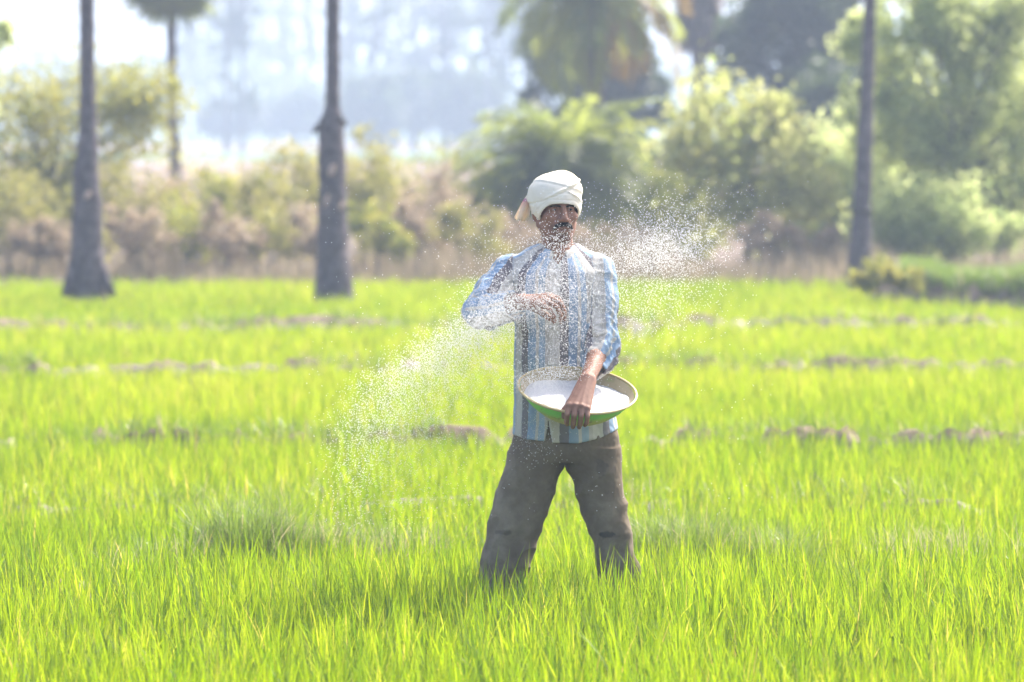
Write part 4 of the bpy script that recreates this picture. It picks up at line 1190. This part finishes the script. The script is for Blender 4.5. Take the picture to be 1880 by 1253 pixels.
def build_palms():
    def palmyra(prof, Y, label, seed):
        base = at(prof[0][1], prof[0][0], Y)
        base[2] = 0.0
        p0 = list(prof); p0[0] = (FPX * (CAMH + 0.1) / Y + 225, prof[0][1], prof[0][2])
        root = empty('palm_trunk', base, label, 'palm')
        mb = MB(); palm_trunk(mb, p0, Y, base, seed)
        mb.build('trunk', LM['palm_bark'], root)
        return root, base
    scar = noise_mat('pale_scar', [(0.3, (0.40, 0.26, 0.20)), (0.7, (0.58, 0.42, 0.34))], 12, 0.8)
    stub = noise_mat('leaf_stub', [(0.3, (0.05, 0.045, 0.045)), (0.7, (0.12, 0.10, 0.09))], 12, 0.9)
    def scars(root, base, Y, lst, r_off):
        for (px, py, rx, ry) in lst:
            c = at(px, py, Y) - base
            mb = MB()
            u = np.linspace(0, np.pi, 8); w = np.linspace(0, 2 * np.pi, 13)
            U, W = np.meshgrid(u, w, indexing='ij')
            s_ = Y / FPX
            G = np.stack([rx * s_ * np.sin(U) * np.cos(W) + 0.3 * ry * s_ * np.cos(U), 0.03 * np.sin(U) * np.sin(W), ry * s_ * np.cos(U)], -1)
            mb.sheet(G); o = mb.build('bark_scar', scar, root); o.location = (c[0], -r_off, c[2])
    Y = 58.0
    t1, b1 = palmyra([(535, 161, 70), (520, 161, 66), (500, 160, 63), (440, 160, 59), (370, 161, 55), (330, 158, 49), (310, 158, 46), (290, 161, 40), (230, 162, 34), (170, 161, 29), (60, 160, 28), (0, 160, 28), (-130, 160, 27), (-500, 162, 22)], Y,
                     'grey palm trunk with flared forked base, nearest the left edge of the rice', 3)
    mb = MB(); mb.tube([at(122, 545, Y - 0.1) - b1, at(128, 515, Y - 0.1) - b1, at(138, 470, Y) - b1], [0.06, 0.055, 0.05], 10, 0.08, 1)
    mb.tube([at(205, 545, Y - 0.1) - b1, at(196, 518, Y - 0.1) - b1, at(180, 470, Y) - b1], [0.05, 0.05, 0.05], 10, 0.08, 2)
    mb.build('root_flare', LM['palm_bark'], t1)
    scars(t1, b1, Y, [(163, 358, 6, 8)], 0.155)
    t3, b3 = palmyra([(533, 613, 80), (515, 613, 70), (480, 612, 62), (420, 611, 56), (330, 610, 52), (260, 609, 49), (232, 608, 47), (215, 610, 38), (200, 610, 27), (120, 611, 25), (0, 611, 25), (-130, 611, 25), (-500, 612, 20)], Y,
                     'grey palm trunk with a ragged collar and pale scars, left of the man', 4)
    mb = MB()
    for (px, py, ex, ey, rr) in ((592, 232, 574, 245, 0.05), (600, 222, 586, 230, 0.06), (628, 224, 636, 232, 0.04), (610, 216, 612, 226, 0.09), (620, 218, 630, 222, 0.05)):
        mb.tube([at(px, py, Y) - b3, (at(px, py, Y) + at(ex, ey, Y)) / 2 - b3 + (0, -0.05, 0.02), at(ex, ey, Y) - b3 + (0, -0.06, 0)], [rr, rr * 0.8, rr * 0.25], 8, 0.1, 3)
    mb.build('leaf_stub_collar', stub, t3)
    scars(t3, b3, Y, [(610, 312, 7, 12), (600, 368, 5, 12), (627, 378, 5, 8)], 0.142)
    t4, b4 = palmyra([(500, 1577, 50), (470, 1578, 44), (400, 1582, 36), (388, 1582, 34), (300, 1586, 31), (200, 1590, 27), (100, 1594, 24), (0, 1597, 22), (-130, 1600, 21), (-500, 1606, 20)], 62.0,
                     'slender slightly leaning grey palm trunk with a dark ring, right of the man', 5)
    mb = MB(); c = at(1583, 386, 62.0) - b4
    mb.tube([c + (0, 0, -0.035), c + (0, 0, 0.035)], [0.115, 0.112], 16, 0.04, 6); mb.build('dark_ring', stub, t4)
    # palm farther back whose fan crown dips into the picture
    Y = 92.0
    t2, b2 = palmyra([(380, 320, 26), (330, 322, 24), (300, 322, 22), (200, 317, 18), (100, 315, 18), (30, 314, 20), (-60, 314, 26)], Y, 'distant palm with spiky round crown dipping in from the top edge', 8)
    r = np.random.default_rng(4)
    top = at(314, -45, Y) - b2
    proto = None
    for i in range(46):
        z = -0.95 + 1.9 * (i + 0.5) / 46; th = i * 2.399
        d = np.array((math.cos(th) * math.sqrt(1 - z * z), math.sin(th) * math.sqrt(1 - z * z), z))
        mb = fan_mesh(0.62, r, 18)
        o = mb.build('fan_leaf', LM['frond_green'], t2, smooth=False)
        q = Vector(d).to_track_quat('Y', 'Z')
        o.rotation_mode = 'QUATERNION'; o.rotation_quaternion = q; o.location = top + d * 0.42
        a_ = o.data.attributes.new('tint', 'FLOAT', 'POINT'); a_.data.foreach_set('value', np.full(len(o.data.vertices), r.uniform(0, 0.7), np.float32))
    # palm with a skirt of dead brown leaves, upper right
    Y = 108.0
    t5, b5 = palmyra([(330, 1285, 34), (200, 1285, 30), (0, 1283, 28), (-150, 1283, 26)], Y, 'palm wrapped in a skirt of dead brown leaves, right of the date palm', 9)
    for i in range(25):
        th = i * 2.399; z0 = at(1283, -70 + 150 * (i / 34), Y)[2] - b5[2]
        d = np.array((math.cos(th) * 0.5, math.sin(th) * 0.5, -0.86 + 0.12 * r.normal()))
        d /= np.linalg.norm(d)
        mb = fan_mesh(0.55, r, 14)
        o = mb.build('dead_leaf', LM['frond_brown'], t5, smooth=False)
        o.rotation_mode = 'QUATERNION'; o.rotation_quaternion = Vector(d).to_track_quat('Y', 'Z'); o.location = np.array((at(1283, 0, Y)[0] - b5[0], 0, z0)) + d * 0.42
        a_ = o.data.attributes.new('tint', 'FLOAT', 'POINT'); a_.data.foreach_set('value', np.full(len(o.data.vertices), r.uniform(0, 1), np.float32))
    feather_palm('date palm with olive and yellowing drooping fronds, behind the man at the top', 1092, 85.0, -22, 1.9, 40, 0.14, 12, yellow=0.55, ll=0.44, width=0.06, low=-0.45)
    # wild date bush: fronds from the ground
    feather_palm('bushy green wild date palm with spiky fronds, straight behind the man', 1035, 73.0, 325, 1.55, 84, 0.16, 13, yellow=0.0, name='wild_date_palm', low=-0.25, high=1.45, ll=0.34, droop=1.25, width=0.05, nl=30)

def build_vegetation():
    G = 'dry shrubs along the far edge of the field'
    # scrub left to centre
    plant('tree', 'thin yellow-green tree behind the left palm trunk', 'tree', 75, 71.0, [(70, 200, 95, 90), (160, 160, 90, 80), (240, 190, 60, 80), (120, 300, 120, 100), (275, 240, 60, 110), (318, 190, 24, 80), (20, 330, 80, 120), (215, 270, 70, 70), (90, 380, 120, 80), (-20, 230, 70, 110)], 8200, 0.10, 'olive_leaf', seed=21, nclump=170, aspect=0.42, trunk=0.04, limbs=30, tintb=0.2, clr=0.32, hollow=0.1)
    plant('tree', 'leafy branch end poking in at the top left corner', 'tree', -40, 69.5, [(-20, 60, 70, 40), (-80, 120, 90, 110)], 1700, 0.12, 'green_leaf', seed=22, nclump=30, trunk=0.05, tintb=0.2)
    specs = [(15, 67.5, 120, 60, 'yellow_leaf', 410, 'low yellow-green bush at the foot of the left palm trunk'), (110, 70.5, 90, 90, 'olive_leaf', 400, 'olive bush showing behind the left palm trunk'),
             (235, 69.5, 70, 90, 'yellow_leaf', 390, 'yellowish bush just right of the left palm trunk'), (300, 71.5, 60, 70, 'dry_leaf', 410, 'brown dry bush under the distant spiky palm'),
             (375, 69.0, 60, 85, 'olive_leaf', 405, 'dull green bush between the distant palm and the scarred trunk'), (440, 71.0, 70, 70, 'dry_leaf', 420, 'brown dry bush below the bare field strip'),
             (495, 68.5, 55, 80, 'yellow_leaf', 395, 'yellow bush third from the scarred trunk'), (545, 70.5, 50, 110, 'yellow_leaf', 370, 'tallish yellow bush left of the scarred trunk'),
             (665, 69.5, 60, 110, 'yellow_leaf', 360, 'tall yellow bush right of the scarred trunk'), (735, 71.5, 70, 95, 'olive_leaf', 390, 'olive bush second right of the scarred trunk'),
             (800, 69.5, 60, 95, 'dry_leaf', 400, 'brownish bush left of the wild date palm'), (850, 72.0, 70, 110, 'olive_leaf', 375, 'olive bush merging into the wild date palm')]
    for i, (px, Y, rx, ry, mt, cyy, lab) in enumerate(specs):
        cyy -= 18
        plant('shrub', lab, 'shrub', px, Y, [(px, cyy, rx * 1.1, ry * 0.95), (px + rx * 0.4, cyy + 40, rx * 0.7, ry * 0.6), (px - rx * 0.45, cyy + 45, rx * 0.6, ry * 0.55)], 2300, 0.085, mt, G, seed=30 + i, nclump=40, trunk=0.022, limbs=14, clr=0.22)
    low = [(60, 66.8, 62), (150, 67.3, 50), (255, 66.6, 66), (345, 67.2, 58), (420, 66.7, 52), (510, 67.4, 60), (575, 66.9, 40), (690, 66.8, 62), (775, 67.3, 55), (860, 66.7, 64)]
    names = ['left of the left palm trunk', 'directly behind the left palm trunk', 'under the distant spiky palm', 'between the distant palm and the bare field strip', 'below the bare field strip',
             'left of the scarred trunk, second from it', 'touching the left side of the scarred trunk', 'first to the right of the scarred trunk', 'second to the right of the scarred trunk', 'beside the wild date palm']
    for i, ((px, Y, rx), nm) in enumerate(zip(low, names)):
        plant('low_shrub', ('low brown dry shrub ', 'low yellow-green shrub ', 'low dull olive shrub ')[(0, 1, 0, 2, 0, 1, 0, 2, 0, 1)[i]] + nm, 'shrub', px, Y, [(px, 432 - (i * 37 % 23), rx, 30 + (i * 29 % 25)), (px + rx * 0.5, 452, rx * 0.9, 26), (px - rx * 0.5, 424 - (i * 53 % 31), rx * 0.4, 34)], 1200, 0.075, ('dry_leaf', 'yellow_leaf', 'olive_leaf')[(0, 1, 0, 2, 0, 1, 0, 2, 0, 1)[i]], 'low shrubs at the field edge', seed=170 + i, nclump=34, trunk=0.016, limbs=14, clr=0.25)
    # body of the wild date thicket
    plant('shrub', 'dense dull green thicket at the foot of the wild date palm', 'shrub', 1010, 75.5, [(960, 370, 110, 90), (1080, 330, 120, 90), (1160, 340, 80, 80), (1040, 270, 90, 60)], 7000, 0.12, 'dark_leaf', seed=51, nclump=90, trunk=0.05, clr=0.16, tintb=0.35)
    plant('tree', 'dense dark tree behind the date palm', 'tree', 1085, 112.0, [(1085, 120, 110, 90), (1040, 170, 70, 70), (1150, 180, 70, 80), (1090, 250, 90, 70)], 9000, 0.22, 'dark_leaf', seed=52, nclump=90, trunk=0.12, clr=0.17)
    plant('tree', 'dark domed tree with a paler left side, upper right of the man', 'tree', 1460, 104.0, [(1430, 60, 120, 130), (1530, 40, 90, 150), (1350, 90, 50, 70), (1500, 190, 80, 80)], 12000, 0.21, 'dark_leaf', seed=53, nclump=120, trunk=0.14, clr=0.16, tintb=0.15)
    plant('tree', 'dark tree low behind the pale-leaved bush', 'tree', 1560, 96.0, [(1560, 230, 120, 110), (1480, 270, 80, 80)], 7000, 0.20, 'dark_leaf', seed=54, nclump=60, trunk=0.1)
    plant('shrub', 'pale-leaved open bush right of the man with large bright leaves', 'shrub', 1370, 70.0, [(1330, 240, 100, 90), (1400, 330, 130, 100), (1290, 340, 90, 110), (1480, 340, 70, 90), (1420, 210, 40, 60)], 4000, 0.14, 'pale_leaf', seed=55, nclump=110, aspect=0.6, trunk=0.035, limbs=30, clr=0.24, tintb=0.15)
    plant('tree', 'large feathery green tree along the right edge', 'tree', 1740, 70.5, [(1700, 130, 130, 110), (1830, 110, 110, 130), (1650, 260, 120, 90), (1790, 290, 150, 120), (1700, 390, 150, 80), (1870, 380, 90, 90), (1590, 70, 70, 60), (1650, 60, 80, 70), (1640, 190, 80, 70), (1780, 20, 130, 70), (1700, -30, 120, 70), (1880, -10, 90, 80), (1900, 220, 80, 120), (1580, 170, 60, 30)], 21000, 0.12, 'green_leaf', seed=56, nclump=310, aspect=0.45, trunk=0.06, limbs=40, clr=0.17, tintb=0.2, droop=0.05, hollow=0.15)
    plant('shrub', 'light green bush at the foot of the feathery tree, nearest the right edge', 'shrub', 1820, 68.0, [(1830, 420, 60, 50), (1870, 440, 50, 40)], 900, 0.09, 'green_leaf', seed=57, nclump=26, trunk=0.02)
    plant('tree', 'green tree filling the gap behind the slender leaning trunk', 'tree', 1590, 78.0, [(1560, 330, 110, 110), (1660, 400, 110, 70), (1500, 410, 90, 60)], 11000, 0.12, 'green_leaf', seed=61, nclump=110, aspect=0.4, trunk=0.06, clr=0.2)
    plant('tree', 'darker green tree behind the large feathery tree', 'tree', 1800, 84.0, [(1760, 330, 170, 150), (1880, 250, 120, 150), (1640, 220, 110, 110)], 9000, 0.15, 'dark_leaf', seed=62, nclump=120, trunk=0.09, clr=0.18, tintb=0.3)
    plant('shrub', 'green bush under the left side of the large feathery tree', 'shrub', 1650, 69.0, [(1640, 400, 70, 70), (1690, 430, 60, 50)], 3000, 0.09, 'green_leaf', seed=66, nclump=60, trunk=0.03, clr=0.22)
    plant('shrub', 'green bush covering the trunk of the large feathery tree', 'shrub', 1745, 68.6, [(1740, 390, 80, 80), (1780, 430, 60, 50)], 3400, 0.09, 'green_leaf', seed=67, nclump=60, trunk=0.03, clr=0.22)
    plant('shrub', 'brown dry bush at the foot of the pale-leaved bush', 'shrub', 1420, 68.5, [(1400, 440, 80, 40), (1490, 445, 60, 36)], 1800, 0.08, 'dry_leaf', seed=63, nclump=40, trunk=0.02)
    plant('shrub', 'dark green bush between the wild date palm and the pale-leaved bush', 'shrub', 1240, 72.5, [(1230, 390, 80, 80), (1290, 420, 60, 50)], 3200, 0.10, 'olive_leaf', seed=64, nclump=50, trunk=0.03, tintb=-0.2)
    plant('shrub', 'brown bush low in front of the wild date thicket', 'shrub', 950, 69.0, [(930, 440, 90, 45), (1030, 450, 90, 40), (1140, 450, 80, 36)], 3000, 0.08, 'dry_leaf', seed=65, nclump=60, trunk=0.02)
    plant('shrub', 'low green shrub growing on the grassy bank at the right', 'shrub', 1600, 57.6, [(1610, 505, 48, 26), (1670, 515, 40, 20)], 1700, 0.06, 'olive_leaf', seed=58, nclump=40, trunk=0.012, tintb=0.15)
    # far trees, pale in the haze
    r = np.random.default_rng(77)
    FG = 'tall slender trees pale blue in the haze'
    for i in range(34):
        Y = r.uniform(340, 560); px = 330 + 620 * (i + r.uniform(0.1, 0.9)) / 25
        w = r.uniform(28, 55)
        crown = [(px + r.normal(0, 10), cyy, w * r.uniform(0.6, 1.1), 36) for cyy in (-150, -90, -30, 30, 90, 150 + r.uniform(-20, 30))]
        plant('slender_tree', 'tall slender tree fading pale blue in the haze beyond the fields', 'tree', px, Y, crown, 330, 0.8, 'dark_leaf', FG, seed=100 + i, nclump=46, aspect=0.6, trunk=0.16, limbs=16, clr=0.13)
    for i, (px, cyy, rx, ry, Y, lab) in enumerate(((690, 200, 55, 60, 360, 'rounded hazy tree right of the scarred palm trunk'), (760, 190, 40, 55, 380, 'narrow rounded hazy tree, middle one of the hazy row'), (860, 195, 70, 55, 370, 'broad rounded hazy tree just left of the date palm'), (130, 190, 120, 50, 400, 'broad hazy tree behind the left palm trunk'), (420, 215, 60, 25, 420, 'low hazy tree beyond the green strip'), (540, 210, 70, 30, 430, 'low wide hazy tree left of the scarred palm trunk'))):
        plant('hazy_tree', lab, 'tree', px, Y, [(px, cyy, rx, ry)], 1100, 1.1, 'dark_leaf', seed=140 + i, nclump=40, trunk=0.25, clr=0.2)
    # far-off wood along the horizon, one mass in the haze
    n = 26000
    x = r.uniform(-190, 190, n); Yw = r.uniform(560, 640, n)
    top = 7.5 + 3.5 * vnoise(x * 0.06, 0 * x, 0 * x, 91) + 2.5 * vnoise(x * 0.2, 0 * x, 0 * x, 92)
    C = np.stack([x, Yw, top * np.sqrt(r.random(n))], 1)
    V, Fq = leafcloud(C, r.uniform(0.7, 1.6, n), 0.6, 0.3, 93)
    tag(mesh_np('distant_wood', V, [Fq], LM['dark_leaf'], smooth=False, attrs={'tint': np.repeat(r.uniform(0, 1, n), 4)}), kind='stuff')
    # dry tall grass at the foot of the scrub
    n = 15000
    Yd = rng.uniform(64.6, 69.0, n); x = rng.uniform(-1, 1, n) * (950 / FPX * Yd + 1.2)
    k = vnoise(x * 1.2, Yd * 0.6, 0 * x, 81)
    m = k > -0.35
    x, Yd, k = x[m], Yd[m], k[m]
    Pp = np.stack([x, Yd, 0.12 * sstep(63.5, 67, Yd) - 0.02], 1)
    h_ = 0.36 * (0.7 + 1.0 * k) * rng.uniform(0.5, 1.3, len(x))
    tint = np.clip(rng.normal(0.45, 0.25, len(x)), 0, 1)
    V, Fq, T = blades(Pp, h_, 0.016 * rng.uniform(0.6, 1.3, len(x)), rng.uniform(0, 6.28, len(x)), np.abs(rng.normal(0.2, 0.2, len(x))), np.abs(rng.normal(0.4, 0.4, len(x))), 3, tint)
    tag(mesh_np('dry_grass', V, [Fq], LM['tan_grass'], attrs={'tint': T}), kind='stuff')

def build_haze():
    V = np.array([(x, y, z) for x in (-760, 760) for y in (-25, 1560) for z in (-1.2, 21.0)], float)
    f = [(0, 1, 3, 2), (4, 6, 7, 5), (0, 4, 5, 1), (2, 3, 7, 6), (0, 2, 6, 4), (1, 5, 7, 3)]
    m = bpy.data.materials.new('haze_air'); m.use_nodes = True
    t = m.node_tree; t.nodes.clear()
    out = t.nodes.new('ShaderNodeOutputMaterial'); v = t.nodes.new('ShaderNodeVolumePrincipled')
    v.inputs['Color'].default_value = (0.63, 0.77, 1.0, 1)
    v.inputs['Density'].default_value = 0.0012
    v.inputs['Anisotropy'].default_value = 0.2
    t.links.new(v.outputs[0], out.inputs['Volume'])
    o = mesh_np('haze', V, [np.array(f)], m, smooth=False)
    tag(o, kind='stuff')

leaf_mats()
build_ground()
build_man()
build_basin()
build_grains()
build_puddles()
build_rice()
build_bank_grass()
build_palms()
build_vegetation()
build_haze()
